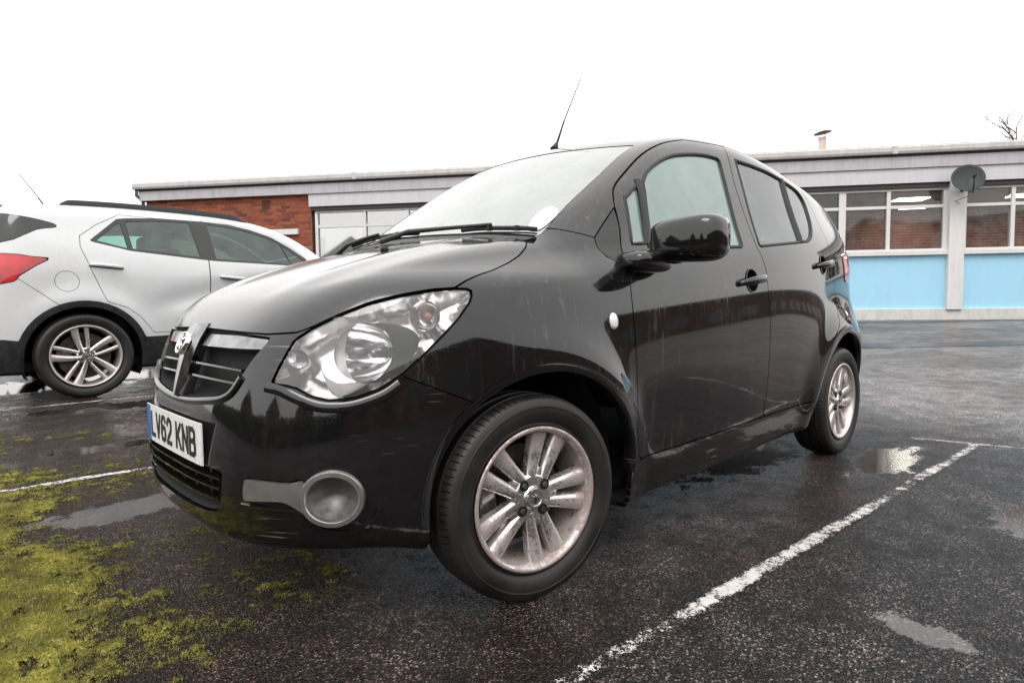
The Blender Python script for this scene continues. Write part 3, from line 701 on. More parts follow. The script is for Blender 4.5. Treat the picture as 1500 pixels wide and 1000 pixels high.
class Body:
    """near half (y < 0) of a car solid; pieces are cut off it one after another"""
    def __init__(s, F, lo, hi, h):
        s.F = F; V, T = surface_net(F, lo, hi, h); V = project(F, V, 3); V, T = clip_mesh(V, T, V[:, 1].copy())
        s.V, s.T = V, T; s.clean = lambda P: project(F, P, 1)
    def piece(s, dfun, gap=0.0022, remove=True):
        d = dfun(s.V)
        p = clip_mesh(s.V, s.T, d + gap)
        if remove: s.V, s.T = clip_mesh(s.V, s.T, gap - d)
        return p
    def drop(s, dfun): s.V, s.T = clip_mesh(s.V, s.T, dfun(s.V))
    def make(s, name, VT, mat, parent, both='join', lip=0.014, off=0.0, side=None):
        """turn a cut piece into mesh objects. both: 'join' = left and right in one mesh, 'pair' = two objects"""
        V, T = VT
        if len(T) == 0: return []
        cen = np.abs(V[:, 1]) < 2e-4
        Nn = normals_of(s.F, V); Nn[cen, 1] = 0
        V = V + Nn * off
        Va, Ta, Na = V, T, Nn
        if lip:
            be = boundary_edges(T); be = be[~(cen[be[:, 0]] & cen[be[:, 1]])]
            if len(be):
                ids = np.unique(be); mp = {int(i): k for k, i in enumerate(ids)}; b0 = len(V)
                top = V[ids]; low = V[ids] - Nn[ids] * lip
                # lip normals: across the edge
                acc = np.zeros((len(ids), 3))
                for a, b in be:
                    q = np.cross(V[b] - V[a], Nn[a]); acc[mp[int(a)]] += q; acc[mp[int(b)]] += q
                ln = acc / np.maximum(np.linalg.norm(acc, axis=1, keepdims=True), 1e-9)
                k = len(ids)
                lt = []
                for a, b in be:
                    i, j = mp[int(a)] + b0, mp[int(b)] + b0
                    lt.append((i, i + k, j + k)); lt.append((i, j + k, j))
                Va = np.concatenate([V, top, low]); Na = np.concatenate([Nn, ln, ln]); Ta = np.concatenate([T, np.array(lt)])
        fl = np.array([1, -1, 1.0])
        objs = []
        if both == 'join':
            n = len(Va)
            objs.append(mesh(name, np.concatenate([Va, Va * fl]), np.concatenate([Ta, Ta[:, ::-1] + n]), mat, parent, np.concatenate([Na, Na * fl])))
        else:
            ps = parent if isinstance(parent, (tuple, list)) else (parent, parent)
            objs.append(mesh(name, Va, Ta, mat, ps[0], Na))
            if both == 'pair': objs.append(mesh(name, Va * fl, Ta[:, ::-1], mat, ps[1], Na * fl))
        return objs

def on_surface(F, pts, off=0.0):
    P = project(F, np.array(pts, float), 6); return P + normals_of(F, P) * off
def ribbon(F, pts, w_in, height, name, mat, parent, pair=True, off=0.0):
    """a bar of rectangular-ish section laid along a line on the body"""
    P = on_surface(F, pts, off); Nn = normals_of(F, P); m = len(P); V = []; Fc = []
    for i in range(m):
        t = P[min(i + 1, m - 1)] - P[max(i - 1, 0)]; t /= np.linalg.norm(t); b = np.cross(Nn[i], t)
        w = w_in[i] if hasattr(w_in, '__len__') else w_in
        for du, dn in ((-1, -height), (-1, 0.2 * height), (-0.55, height), (0.55, height), (1, 0.2 * height), (1, -height)):
            V.append(P[i] + b * du * w / 2 + Nn[i] * dn)
    k = 6
    for i in range(m - 1):
        for j in range(k): Fc.append((i * k + j, i * k + (j + 1) % k, (i + 1) * k + (j + 1) % k, (i + 1) * k + j))
    Fc.append(tuple(range(k))); Fc.append(tuple((m - 1) * k + j for j in range(k)))
    V = np.array(V); out = [fixn(mesh(name, V, Fc, mat, parent, smooth=True))]
    out[0].data.set_sharp_from_angle(angle=R(50))
    if pair:
        o = fixn(mesh(name, V * np.array([1, -1, 1.0]), Fc, mat, parent, smooth=True)); o.data.set_sharp_from_angle(angle=R(50)); out.append(o)
    return out

# ------------------------------------------------------------------ wheels
def tyre_mesh(name, r_rim, r_out, w, parent, lugs=92):
    k = (r_out - r_rim); h = w / 2
    half = [(r_rim - 0.004, 0.80 * h), (r_rim + 0.006, 0.86 * h), (r_rim + 0.012, 0.845 * h), (r_rim + 0.25 * k, 0.955 * h), (r_rim + 0.5 * k, 1.0 * h), (r_rim + 0.62 * k, 0.995 * h), (r_rim + 0.63 * k, 1.005 * h), (r_rim + 0.66 * k, 1.005 * h), (r_rim + 0.67 * k, 0.99 * h), (r_rim + 0.80 * k, 0.955 * h),
            (r_rim + 0.89 * k, 0.89 * h), (r_rim + 0.95 * k, 0.79 * h), (r_out - 0.003, 0.68 * h), (r_out, 0.52 * h), (r_out - 0.007, 0.50 * h), (r_out - 0.007, 0.42 * h), (r_out, 0.40 * h), (r_out, 0.10 * h), (r_out - 0.007, 0.08 * h)]
    prof = [(r, -a) for r, a in half] + [(r, a) for r, a in half[::-1]]
    m = len(prof); V = []; F = []; angs = []
    for i in range(lugs):
        a0 = 2 * math.pi * i / lugs; st = 2 * math.pi / lugs
        angs += [(a0, 0), (a0 + st * 0.40, 0), (a0 + st * 0.80, 0), (a0 + st * 0.82, 1), (a0 + st * 0.98, 1)]
    for a, g_ in angs:
        for j, (r, y) in enumerate(prof):
            jj = j if j < len(half) else m - 1 - j
            rr = r - (0.005 if g_ and 11 <= jj <= 13 else 0)
            sk = 0.035 * (y / h) if jj >= 10 else 0.035 * np.sign(y)
            V.append((rr * math.cos(a + sk), y, rr * math.sin(a + sk)))
    n = len(angs)
    for i in range(n):
        i2 = (i + 1) % n
        for j in range(m - 1): F.append((i * m + j, i2 * m + j, i2 * m + j + 1, i * m + j + 1))
    o = fixn(mesh(name, V, F, M['tyre'], parent)); o.data.set_sharp_from_angle(angle=R(38)); return o

def spoke_bar(mb, a0, r0, r1, off0, off1, w0, w1, y0, ym, y1, depth, swirl=0.0):
    """one spoke: tapering bar with chamfered edges, running from hub to rim; a0 = direction, off = sideways offset"""
    n = 11; V = []; F = []; k = 10
    for i in range(n):
        t = i / (n - 1); r = r0 + (r1 - r0) * t; off = off0 + (off1 - off0) * t + swirl * math.sin(math.pi * t) * 0.5; w = w0 + (w1 - w0) * t ** 1.3
        y = (1 - t) ** 2 * y0 + 2 * t * (1 - t) * ym + t * t * y1
        for s, yy in ((-1.05, y + depth), (-1, y + 0.012), (-0.92, y + 0.007), (-0.7, y + 0.003), (-0.3, y), (0.3, y), (0.7, y + 0.003), (0.92, y + 0.007), (1, y + 0.012), (1.05, y + depth)):
            x_ = r; z_ = off + s * w / 2
            V.append((x_ * math.cos(a0) - z_ * math.sin(a0), yy, x_ * math.sin(a0) + z_ * math.cos(a0)))
    for i in range(n - 1):
        for j in range(k): F.append((i * k + j, i * k + (j + 1) % k, (i + 1) * k + (j + 1) % k, (i + 1) * k + j))
    F.append(tuple(range(k))); F.append(tuple((n - 1) * k + j for j in range(k)))
    mb.add(V, F)

def make_wheel(parent, loc, rz, r_rim, r_out, w, alloy_mat, bolts, rot=0.0, style='twin', lugs=92):
    """wheel > tyre, rim (> spoke, hub_cap, bolt), brake disc. local -y faces outwards"""
    wh = empty('wheel', loc, rz); wh.parent = parent
    tyre_mesh('tyre', r_rim, r_out, w, wh, lugs)
    h = w / 2; yo = -0.80 * h
    rm = MB().lathe([(r_rim - 0.004, yo - 0.004), (r_rim + 0.002, yo - 0.008), (r_rim + 0.002, yo - 0.012), (r_rim - 0.006, yo - 0.013), (r_rim - 0.013, yo - 0.006), (r_rim - 0.017, yo + 0.012), (r_rim - 0.022, yo + 0.05), (r_rim - 0.030, yo + 0.10), (r_rim - 0.02, -yo)], 80).build('rim', alloy_mat, wh, smooth=True)
    fixn(rm)
    yf = yo + 0.010
    for i in range(5):
        a = rot + 2 * math.pi * i / 5
        sp_ = MB()
        if style == 'twin':
            for s in (-1, 1): spoke_bar(sp_, a, 0.040, r_rim - 0.010, s * 0.0185, s * 0.0400, 0.033, 0.056, yf, yf + 0.004, yo + 0.002, 0.03)
            # web that joins the two bars near the hub
            spoke_bar(sp_, a, 0.042, 0.086, 0, 0, 0.05, 0.030, yf + 0.002, yf + 0.003, yf + 0.006, 0.02)
        else:
            spoke_bar(sp_, a, 0.035, r_rim - 0.010, 0.018, 0.036, 0.034, 0.062, yf - 0.004, yf + 0.004, yo + 0.002, 0.03, 0.012)
            spoke_bar(sp_, a, 0.035, r_rim - 0.010, -0.020, -0.050, 0.026, 0.036, yf - 0.002, yf + 0.006, yo + 0.006, 0.03, -0.008)
        fixn(sp_.build('spoke', alloy_mat, rm, angle=48))
    hub = MB().lathe([(0.0001, yf - 0.004), (0.030, yf - 0.004), (0.034, yf + 0.001), (0.060, yf + 0.001), (0.068, yf + 0.006), (0.072, yf + 0.03), (0.0001, yf + 0.03)], 40).build('hub', alloy_mat, rm, angle=30); fixn(hub)
    cap = MB().lathe([(0.0001, yf - 0.009), (0.020, yf - 0.009), (0.022, yf - 0.011), (0.027, yf - 0.011), (0.029, yf - 0.003)], 36).build('hub_cap', M['trim_grey'], rm, angle=30); fixn(cap)
    em = MB()
    for q in range(3): em.tube([(0.014 * math.cos(q * 2.1 + 0.4), yf - 0.0105, 0.014 * math.sin(q * 2.1 + 0.4)), (0.003, yf - 0.011, -0.002 + 0.004 * q), (0.012 * math.cos(q * 2.1 + 1.6), yf - 0.0105, 0.012 * math.sin(q * 2.1 + 1.6))], 0.0022, 6)
    em.build('cap_emblem', M['grille_chrome'], rm, smooth=True)
    for i in range(bolts):
        a = rot - R(30) + 2 * math.pi * i / bolts; c, s = 0.050 * math.cos(a), 0.050 * math.sin(a)
        pk = MB().lathe([(0.0001, yf - 0.0005), (0.0135, yf - 0.0005), (0.0145, yf - 0.003), (0.0155, yf - 0.0005)], 16); pk.V = [(v[0] + c, v[1], v[2] + s) for v in pk.V]
        fixn(pk.build('bolt_pocket', M['dark_void'], rm))
        bo = MB().lathe([(0.0001, yf - 0.006), (0.007, yf - 0.006), (0.0085, yf - 0.004), (0.0085, yf)], 6); bo.V = [(v[0] + c, v[1], v[2] + s) for v in bo.V]
        fixn(bo.build('wheel_bolt', M['brake'], rm))
    bd = MB().lathe([(0.0001, 0.0), (0.075, 0.0), (0.078, 0.014), (r_rim - 0.062, 0.014), (r_rim - 0.062, 0.032), (0.0001, 0.032)], 40).build('brake_disc', M['brake'], wh, angle=30); fixn(bd)
    MB().box((-r_rim + 0.06, -0.005, -0.045), (-0.085, 0.05, 0.045), 0.008).build('brake_caliper', M['trim_grey'], wh)
    return wh

# ------------------------------------------------------------------ the black hatchback
hood_ = spline([-.75, -.63, -.5, -.3, -.1, .05, .2, .5], [.70, .787, .868, .952, 1.012, 1.046, 1.073, 1.1])
cab_ = spline([-.2, .05, .3, .5, .7, .85, 1.0, 1.3, 1.7, 2.2, 2.6, 2.9], [.885, 1.05, 1.213, 1.34, 1.452, 1.512, 1.551, 1.582, 1.583, 1.545, 1.49, 1.425])
xf_ = spline([.1, .2, .26, .32, .4, .5, .6, .7, .78, .9, 1.1], [-.60, -.672, -.695, -.703, -.703, -.692, -.674, -.648, -.62, -.56, -.43])
xr_ = spline([.1, .2, .3, .45, .6, .7, .8, 1.0, 1.2, 1.4, 1.55], [2.9, 2.97, 3.01, 3.04, 3.045, 3.03, 2.985, 2.955, 2.9, 2.82, 2.74])
yl_ = spline([-.95, -.85, -.7, -.52, -.38, -.28, -.2, -.12, -.05, 0, .08, .25, .5], [.75, .782, .808, .828, .8355, .8345, .8295, .8205, .807, .79, .757, .694, .60])
def F_hatch(x, y, z):
    yy = np.abs(y)
    zh = hood_(x) - .028 * (yy / .6) ** 2 - .375 * np.maximum(yy - .45, 0) ** 2
    # two soft ridges running back along the bonnet
    zh = zh + .006 * np.exp(-((yy - (.36 + .16 * (x + .2))) / .07) ** 2) * sstep(-.62, -.4, x)
    xs = x - .32 * np.minimum(yy, .8) ** 2
    zc = cab_(xs) - (.02 + .05 * sstep(1.3, 2.3, x)) * (yy / .6) ** 2 - .02 * (yy / .6) ** 2
    d = zh - zc
    zt = np.maximum(zh, zc) + np.maximum(.03 - np.abs(d), 0) ** 2 / .03 * .25
    ft = (z - zt) * .86
    t = z - (.95 + .13 * (x - .44))
    tap = np.where(x > 1.4, .085 * ((x - 1.4) / 1.2) ** 2 * (.05 + 1.0 * sstep(.55, .9, z) + .5 * sstep(1.0, 1.4, z)), 0)
    tap = tap + .05 * sstep(-.02, .08, t) * np.clip((.95 - x) / .75, 0, 2) ** 2
    r1 = np.hypot(x, z - .297); r2 = np.hypot(x - 2.36, z - .297)
    fl = .034 * np.exp(-((r1 - .385) / .075) ** 2) + .03 * np.exp(-((r2 - .40) / .085) ** 2)
    sc = .006 * np.exp(-((z - .48) / .16) ** 2) * sstep(.35, .7, x) * (1 - sstep(1.5, 1.9, x))
    fs = (yy - (yl_(t) - tap + fl - sc)) * .95
    dX = 5.4 * yy ** 3 + .1 * yy
    ff = (xf_(z) + 1.35 * yy ** 4 + .05 * yy ** 2 - x) / np.sqrt(1 + dX ** 2)
    dR = 6.6 * yy ** 5 + .16 * yy
    fr = (x - (xr_(z) - 1.1 * yy ** 6 - .08 * yy ** 2)) / np.sqrt(1 + dR ** 2)
    fb = .175 + .045 * sstep(-.15, -.45, x) - z
    g = smax(ft, fs, .11 - .04 * sstep(1.05, 1.25, z)); g = smax(g, ff, .07); g = smax(g, fr, .07)
    return smax(g, fb, .03)

car = empty('hatchback_car', (0, 0, 0))
tag(car, 'black five-door hatchback, wet and dirty, parked nose towards the camera in the nearest bay', 'car')
B = Body(F_hatch, (-.8, -.92, .1), (3.15, .03, 1.66), .0155)
WB, RW, YW = 2.36, 0.2895, 0.728
ZC = 0.2895
# wheel openings
ARCH = ((.037, .346), (WB, .362))
def d_arch(V, c, r): return np.where(V[:, 1] < -.45, r - np.where(V[:, 2] < .297, np.abs(V[:, 0] - c), np.hypot(V[:, 0] - c, V[:, 2] - .297)), -1)
for c_, r_ in ARCH: B.drop(lambda V: d_arch(V, c_, r_))
full_V, full_T = B.V.copy(), B.T.copy()

SQ = math.sqrt(.5)
def diag(V): return (V[:, 0] - V[:, 1]) * SQ            # distance along a line running diagonally round the front corner
hl3 = np.array([(-.595, -.459, .638), (-.577, -.470, .682), (-.545, -.488, .745), (-.514, -.515, .771), (-.463, -.556, .803), (-.399, -.598, .833), (-.333, -.638, .852), (-.262, -.673, .866), (-.202, -.700, .872), (-.172, -.715, .871), (-.160, -.726, .863), (-.176, -.731, .835), (-.210, -.727, .795), (-.256, -.714, .748), (-.307, -.696, .699), (-.355, -.677, .657), (-.403, -.652, .624), (-.454, -.621, .604), (-.504, -.581, .598), (-.533, -.551, .608), (-.557, -.519, .628), (-.575, -.491, .635)])
hl_poly = np.stack([(hl3[:, 0] - hl3[:, 1]) * SQ, hl3[:, 2]], 1)
def d_light(V): return np.where((V[:, 0] < .2) & (V[:, 2] > .5), poly_sd(hl_poly, diag(V), V[:, 2]), 1.0)
lamp = B.piece(d_light, .003)

# glass
WQ = [(.568, 1.191), (.666, 1.258), (.600, 1.033), (.523, 1.026)]
WF = list(catmull([(.690, 1.262), (.735, 1.305), (.822, 1.356), (.936, 1.401), (1.079, 1.43), (1.20, 1.443), (1.285, 1.443)], 4, False)) + [(1.298, 1.43), (1.232, 1.062), (1.218, 1.052), (.625, 1.014), (.620, 1.02)]
WR = [(1.442, 1.458), (1.60, 1.455), (1.75, 1.448), (1.902, 1.431), (1.822, 1.107), (1.385, 1.064), (1.378, 1.07)]
WRQ = list(catmull([(1.928, 1.425), (2.05, 1.408), (2.12, 1.385), (2.155, 1.33), (2.11, 1.235), (2.02, 1.155), (1.93, 1.12), (1.852, 1.112)], 4, False))
SURR = list(catmull([(.535, 1.19), (.66, 1.288), (.81, 1.377), (.94, 1.424), (1.08, 1.452), (1.30, 1.468), (1.6, 1.474), (1.92, 1.448), (2.09, 1.42), (2.17, 1.37), (2.175, 1.30), (2.09, 1.17), (1.97, 1.10), (1.6, 1.062), (1.22, 1.028), (.8, .992), (.51, .985), (.49, 1.01), (.51, 1.10)], 4))
side = lambda poly: (lambda V: np.where(V[:, 1] < -.4, poly_sd(poly, V[:, 0], V[:, 2]), 1.0))
panes = {k: B.piece(side(p), .001) for k, p in (('q', WQ), ('f', WF), ('r', WR), ('rq', WRQ))}

ya = lambda x: np.interp(x, [.0, .225, .386, .585, .823, .852, 1.2], [.64, .604, .577, .563, .531, .526, .50])
xb = lambda y: .062 + .33 * y ** 2
xh = lambda y: .715 + .46 * y ** 2
scr = B.piece(lambda V: np.where(V[:, 2] > .95, np.maximum(np.maximum(xb(V[:, 1]) + .035 - V[:, 0], V[:, 0] - xh(V[:, 1])), (np.abs(V[:, 1]) - ya(V[:, 0]))), 1.0), .002)
# cowl strip between bonnet and screen
cowl = B.piece(lambda V: np.where(V[:, 2] > .9, np.maximum(np.maximum(xb(V[:, 1]) - .02 - V[:, 0], V[:, 0] - xb(V[:, 1]) - .035), np.abs(V[:, 1]) - .60), 1.0), .001)
zl = lambda y: np.interp(-np.abs(y), [-.72, -.70, -.673, -.638, -.598, -.556, -.515, -.488, -.41, -.25, 0], [.90, .874, .870, .857, .838, .808, .777, .764, .759, .764, .770])
yse = lambda x: np.interp(x, [-.5, -.202, -.064, .02, .08, .125, .155, .18], [.71, .701, .694, .677, .660, .640, .615, .56])
bonnet = B.piece(lambda V: np.where(V[:, 2] > .7, np.maximum(np.maximum(zl(V[:, 1]) - V[:, 2], np.abs(V[:, 1]) - yse(V[:, 0])), V[:, 0] - xb(V[:, 1]) + .015), 1.0), .0025)
# upper grille, lower grille, fog-lamp recess
GR = list(catmull([(0, .765), (-.2, .763), (-.40, .752), (-.418, .742), (-.389, .70), (-.357, .645), (-.336, .614), (-.30, .598), (-.25, .589), (-.113, .576), (0, .571)], 4, False)) + [(.3, .571), (.3, .765)]
def d_gr(V): return np.where(V[:, 0] < -.4, poly_sd(GR, V[:, 1], V[:, 2]), 1.0)
grille = B.piece(d_gr, .002)
LG = list(catmull([(0, .413), (-.2, .413), (-.325, .409), (-.336, .395), (-.328, .335), (-.312, .307), (-.29, .300), (-.2, .290), (0, .286)], 4, False)) + [(.3, .286), (.3, .413)]
def d_lg(V): return np.where(V[:, 0] < -.4, poly_sd(LG, V[:, 1], V[:, 2]), 1.0)
lgrille = B.piece(d_lg, .002)
def fog_uv(V): return diag(V), V[:, 2]
FOGC = ((-.511 + .600) * SQ, .362)
fog_poly = [(FOGC[0] + .078 * math.cos(a), FOGC[1] + .069 * math.sin(a)) for a in np.linspace(math.pi * .80, -math.pi * .80, 28)]
fog_poly += list(catmull([(FOGC[0] - .078, FOGC[1] - .030), (FOGC[0] - .10, FOGC[1] - .016), (FOGC[0] - .13, FOGC[1] - .008), (-.157, .350), (-.163, .36), (-.160, .398), (-.150, .405), (FOGC[0] - .13, FOGC[1] + .040), (FOGC[0] - .10, FOGC[1] + .040), (FOGC[0] - .078, FOGC[1] + .046)], 3, False))
def d_fog(V): return np.where((V[:, 0] < -.2) & (V[:, 2] < .6), poly_sd(fog_poly, *fog_uv(V)), 1.0)
fogp = B.piece(d_fog, .002)
BUMP = [(-1, 0), (-.05, 0), (-.05, .515), (-.16, .561), (-.264, .61), (-.353, .652), (-.365, .68), (-.38, 1.2), (-1, 1.2)]
bumper = B.piece(lambda V: poly_sd(BUMP, V[:, 0], V[:, 2]), .002)
# doors
SAIL = [(.372, 1.041), (.362, 1.008), (.375, .976), (.405, .955), (.434, .951), (.462, 1.01), (.49, 1.075), (.508, 1.155)]
sail = B.piece(side(SAIL), .002)
FD = [(.434, .951), (.421, .856), (.419, .79), (.425, .6), (.416, .452), (.42, .375), (.432, .338), (.470, .320), (.897, .321), (1.40, .328), (1.415, .34), (1.432, .445), (1.404, .66), (1.387, .833), (1.384, .962), (1.366, 1.024), (1.347, 1.06), (1.355, 1.334), (1.40, 1.52)] + list(catmull([(1.103, 1.499), (.945, 1.458), (.786, 1.388), (.629, 1.287), (.545, 1.221), (.511, 1.16)], 4, False)) + [(.49, 1.075), (.462, 1.01)]
fdoor = B.piece(side(FD), .0024)
RD = [(1.42, .328), (1.86, .332), (1.925, .340), (1.97, .37), (1.99, .45), (2.05, .57), (2.12, .645), (2.212, .707), (2.258, .775), (2.285, .88), (2.265, 1.02), (2.235, 1.18), (2.26, 1.30), (2.23, 1.395), (2.1, 1.452), (1.9, 1.49), (1.7, 1.512), (1.40, 1.522), (1.355, 1.334), (1.347, 1.06), (1.366, 1.024), (1.384, .962), (1.387, .833), (1.404, .66), (1.432, .445)]
rdoor = B.piece(side(RD), .0024)
sill = B.piece(side([(.33, 0), (2.02, 0), (2.02, .335), (1.86, .331), (1.4, .327), (.9, .320), (.33, .320)]), .002)
fender = B.piece(lambda V: np.where((V[:, 1] < -.3) & (V[:, 0] < .5), poly_sd([(-.5, 0), (.44, 0), (.44, .9), (.425, .95), (.372, .976), (.362, 1.008), (.372, 1.041), (.27, 1.072), (.20, 1.062), (.15, 1.05), (-.5, 1.0)], V[:, 0], V[:, 2]), 1.0), .002)
tlamp = B.piece(lambda V: np.where(V[:, 0] > 2.5, poly_sd([(-.80, .93), (-.60, .95), (-.60, 1.11), (-.70, 1.10), (-.80, 1.05)], V[:, 1], V[:, 2]), 1.0), .003)
rwin = B.piece(lambda V: np.where(V[:, 0] > 2.4, poly_sd([(.3, 1.08), (.3, 1.38), (-.50, 1.37), (-.56, 1.10), (-.52, 1.07)], V[:, 1], V[:, 2]), 1.0), .002)
rbump = B.piece(lambda V: poly_sd([(2.5, 0), (3.4, 0), (3.4, .73), (2.76, .73), (2.69, .68), (2.62, .56), (2.5, .4)], V[:, 0], V[:, 2]), .002)
tgate = B.piece(lambda V: np.where(V[:, 0] > 2.5, poly_sd([(.3, .735), (.3, 1.45), (-.55, 1.42), (-.60, 1.10), (-.60, .735)], V[:, 1], V[:, 2]), 1.0), .002)

def hole(VT, cx, cz, rx, rz):
    return clip_mesh(*VT, 1 - np.hypot((VT[0][:, 0] - cx) / rx, (VT[0][:, 2] - cz) / rz))
fdoor = hole(fdoor, 1.245, .915, .049, .047); rdoor = hole(rdoor, 2.085, 1.010, .049, .047)
B.make('body_shell', (B.V, B.T), M['black_paint'], car)
B.make('bonnet', bonnet, M['bonnet_paint'], car)
bump_o = B.make('front_bumper', bumper, M['bumper_paint'], car, lip=.02)[0]
B.make('front_wing', fender, M['black_paint'], car, 'pair')
fd = B.make('front_door', fdoor, M['black_paint'], car, 'pair')
rd = B.make('rear_door', rdoor, M['black_paint'], car, 'pair')
B.make('sill_panel', sill, M['bumper_paint'], car, 'pair')
B.make('sail_panel', sail, M['black_plastic'], car, 'pair', off=-.001)
B.make('rear_bumper', rbump, M['bumper_paint'], car)
B.make('tailgate', tgate, M['black_paint'], car)
B.make('tail_lamp', tlamp, M['red_lens'], car, 'pair', off=.004)
B.make('rear_window', rwin, M['privacy_glass'], car, lip=.004)
B.make('windscreen', scr, M['windscreen'], car, lip=.004, off=-.002)
B.make('cowl_panel', cowl, M['black_plastic'], car, lip=.01, off=-.006)
for k, o, mt in (('q', fd, 'car_glass'), ('f', fd, 'car_glass'), ('r', rd, 'privacy_glass'), ('rq', rd, 'privacy_glass')):
    B.make('window_pane', panes[k], M[mt], o, 'pair', lip=.003, off=-.006)
# black rubber seals round each side window and along the belt
def seal(poly, o, w=.016, mt='rubber', off=.001, name='window_seal'):
    P = np.array(poly + [poly[0]]) if not isinstance(poly, np.ndarray) else np.vstack([poly, poly[:1]])
    dense = []
    for a, b in zip(P[:-1], P[1:]):
        n = max(1, int(np.hypot(*(b - a)) / .03))
        dense += [a + (b - a) * i / n for i in range(n)]
    dense.append(P[-1])
    pts = [(a, -.72, b) for a, b in dense]
    # bring the points to the side surface by moving only sideways
    X = np.array(pts)
    for _ in range(12):
        v = F_hatch(X[:, 0], X[:, 1], X[:, 2]); X[:, 1] += v * .9
    Nn = normals_of(F_hatch, X); m = len(X); V = []; Fc = []
    for i in range(m):
        t = X[min(i + 1, m - 1)] - X[max(i - 1, 0)]; t = t / max(np.linalg.norm(t), 1e-9); b = np.cross(Nn[i], t)
        for du, dn in ((-.5, -.012), (-.5, .0), (0, .003), (.5, .0), (.5, -.012)):
            V.append(X[i] + b * du * w + Nn[i] * (dn + off))
    for i in range(m - 1):
        for j in range(4): Fc.append((i * 5 + j, i * 5 + j + 1, (i + 1) * 5 + j + 1, (i + 1) * 5 + j))
    V = np.array(V)
    fixn(mesh(name, V, Fc, M[mt], o[0])); fixn(mesh(name, V * np.array([1, -1, 1.0]), Fc, M[mt], o[1]))
for pl, o in ((WQ, fd), (WF, fd), (WR, rd), (WRQ, rd)): seal([np.array(p) for p in pl], o, .014)
for (a_, b_), o in ((((.668, 1.268), (.610, 1.018)), fd), (((1.915, 1.432), (1.837, 1.105)), rd)):
    for s_ in (0, 1):
        X = np.array([(a_[0] + (b_[0] - a_[0]) * k / 9, -.72, a_[1] + (b_[1] - a_[1]) * k / 9) for k in range(10)])
        for _ in range(14): X[:, 1] += F_hatch(X[:, 0], X[:, 1], X[:, 2]) * .9
        ribbon(F_hatch, X * np.array([1, 1 - 2 * s_, 1.0]), .030 if o is fd else .022, .004, 'window_divider', M['rubber'], o[s_], False, .002)
# dark inner shell behind the panel gaps
inn = clip_mesh(full_V, full_T, np.where(full_V[:, 2] > .98, np.maximum(-side(SURR)(full_V), 0) - side(SURR)(full_V) , -1.0))
keepd = np.minimum(side(SURR)(full_V), np.maximum(np.maximum(xb(full_V[:, 1]) - full_V[:, 0], full_V[:, 0] - xh(full_V[:, 1]) - .02), np.where(full_V[:, 2] > .95, np.abs(full_V[:, 1]) - ya(full_V[:, 0]) - .01, 1)))
keepd = np.minimum(keepd, d_light(full_V) - .0); keepd = np.minimum(keepd, d_gr(full_V)); keepd = np.minimum(keepd, d_lg(full_V)); keepd = np.minimum(keepd, d_fog(full_V))
keepd = np.minimum(keepd, np.where(full_V[:, 0] > 2.4, poly_sd([(.3, 1.06), (.3, 1.40), (-.52, 1.39), (-.58, 1.08)], full_V[:, 1], full_V[:, 2]), 1.0))
inn = clip_mesh(full_V, full_T, -keepd)
B.make('inner_shell', inn, M['dark_void'], car, lip=0, off=-.016)

# ---- hatchback: details
FL = np.array([1, -1, 1.0])
def mirror_pair(name, V, F, mat, parents, smooth=True, sharp=None):
    V = np.array(V, float); out = []
    for k, s in enumerate((1, -1)):
        o = fixn(mesh(name, V * np.array([1, s, 1.0]), F, mat, parents[k], smooth=smooth))
        if sharp: o.data.set_sharp_from_angle(angle=R(sharp))
        out.append(o)
    return out
def sunk(VT, dfun, depth, fall, F):
    V, T = VT; d = np.maximum(-dfun(V), 0); Nn = normals_of(F, V); return V - Nn * (depth * (1 - np.exp(-d / fall)))[:, None], T
two = (car, car)
# headlamps: lens > housing, reflector bowl, bezel, indicator
lens = B.make('headlamp', lamp, M['lens'], car, 'pair', lip=.004, off=-.003)
hV, hT = sunk(lamp, d_light, .062, .018, F_hatch)
LC, LA = (-.412, -.590, .710), (-1, -.10, .05)
la_ = np.array(LA) / np.linalg.norm(LA); rel = hV - np.array(LC); rad_ = np.linalg.norm(rel - (rel @ la_)[:, None] * la_, axis=1)
hV, hT = clip_mesh(hV, hT, .077 - rad_); mirror_pair('lamp_housing', hV, hT, M['reflector'], lens)
def clipped_lathe(prof, c, axis, n=56, F=F_hatch, margin=.007):
    mb = MB().lathe(prof, n, 'z'); q = Vector(axis).to_track_quat('Z', 'Y').to_matrix()
    V = np.array([tuple(q @ Vector(v) + Vector(c)) for v in mb.V]); T = []
    for f in mb.F: T += [(f[0], f[1], f[2]), (f[0], f[2], f[3])]
    V2, T2 = clip_mesh(V, np.array(T), F(V[:, 0], V[:, 1], V[:, 2]) + margin); return V2, T2
V_, T_ = clipped_lathe([(.112, .055), (.106, .058), (.080, .004), (.078, 0)], LC, LA); mirror_pair('lamp_bezel', V_, T_, M['bezel'], lens)
V_, T_ = clipped_lathe([(.078, 0), (.076, -.012), (.070, -.035), (.058, -.062), (.040, -.085), (.02, -.097), (.0002, -.1)], LC, LA); mirror_pair('reflector_bowl', V_, T_, M['chrome'], lens)
V_, T_ = clipped_lathe([(.0002, -.02), (.010, -.022), (.014, -.03), (.014, -.09)], LC, LA, 20); mirror_pair('bulb', V_, T_, M['grille_chrome'], lens)
V_, T_ = clipped_lathe([(.040, .02), (.036, .0), (.028, -.018), (.0002, -.03)], (-.262, -.662, .80), (-.8, -.55, .1), 30); mirror_pair('indicator_bowl', V_, T_, M['chrome'], lens)
V_, T_ = clipped_lathe([(.0002, .012), (.008, .008), (.011, -.002), (.008, -.02)], (-.262, -.662, .80), (-.8, -.55, .1), 16); mirror_pair('indicator_bulb', V_, T_, M['amber'], lens)
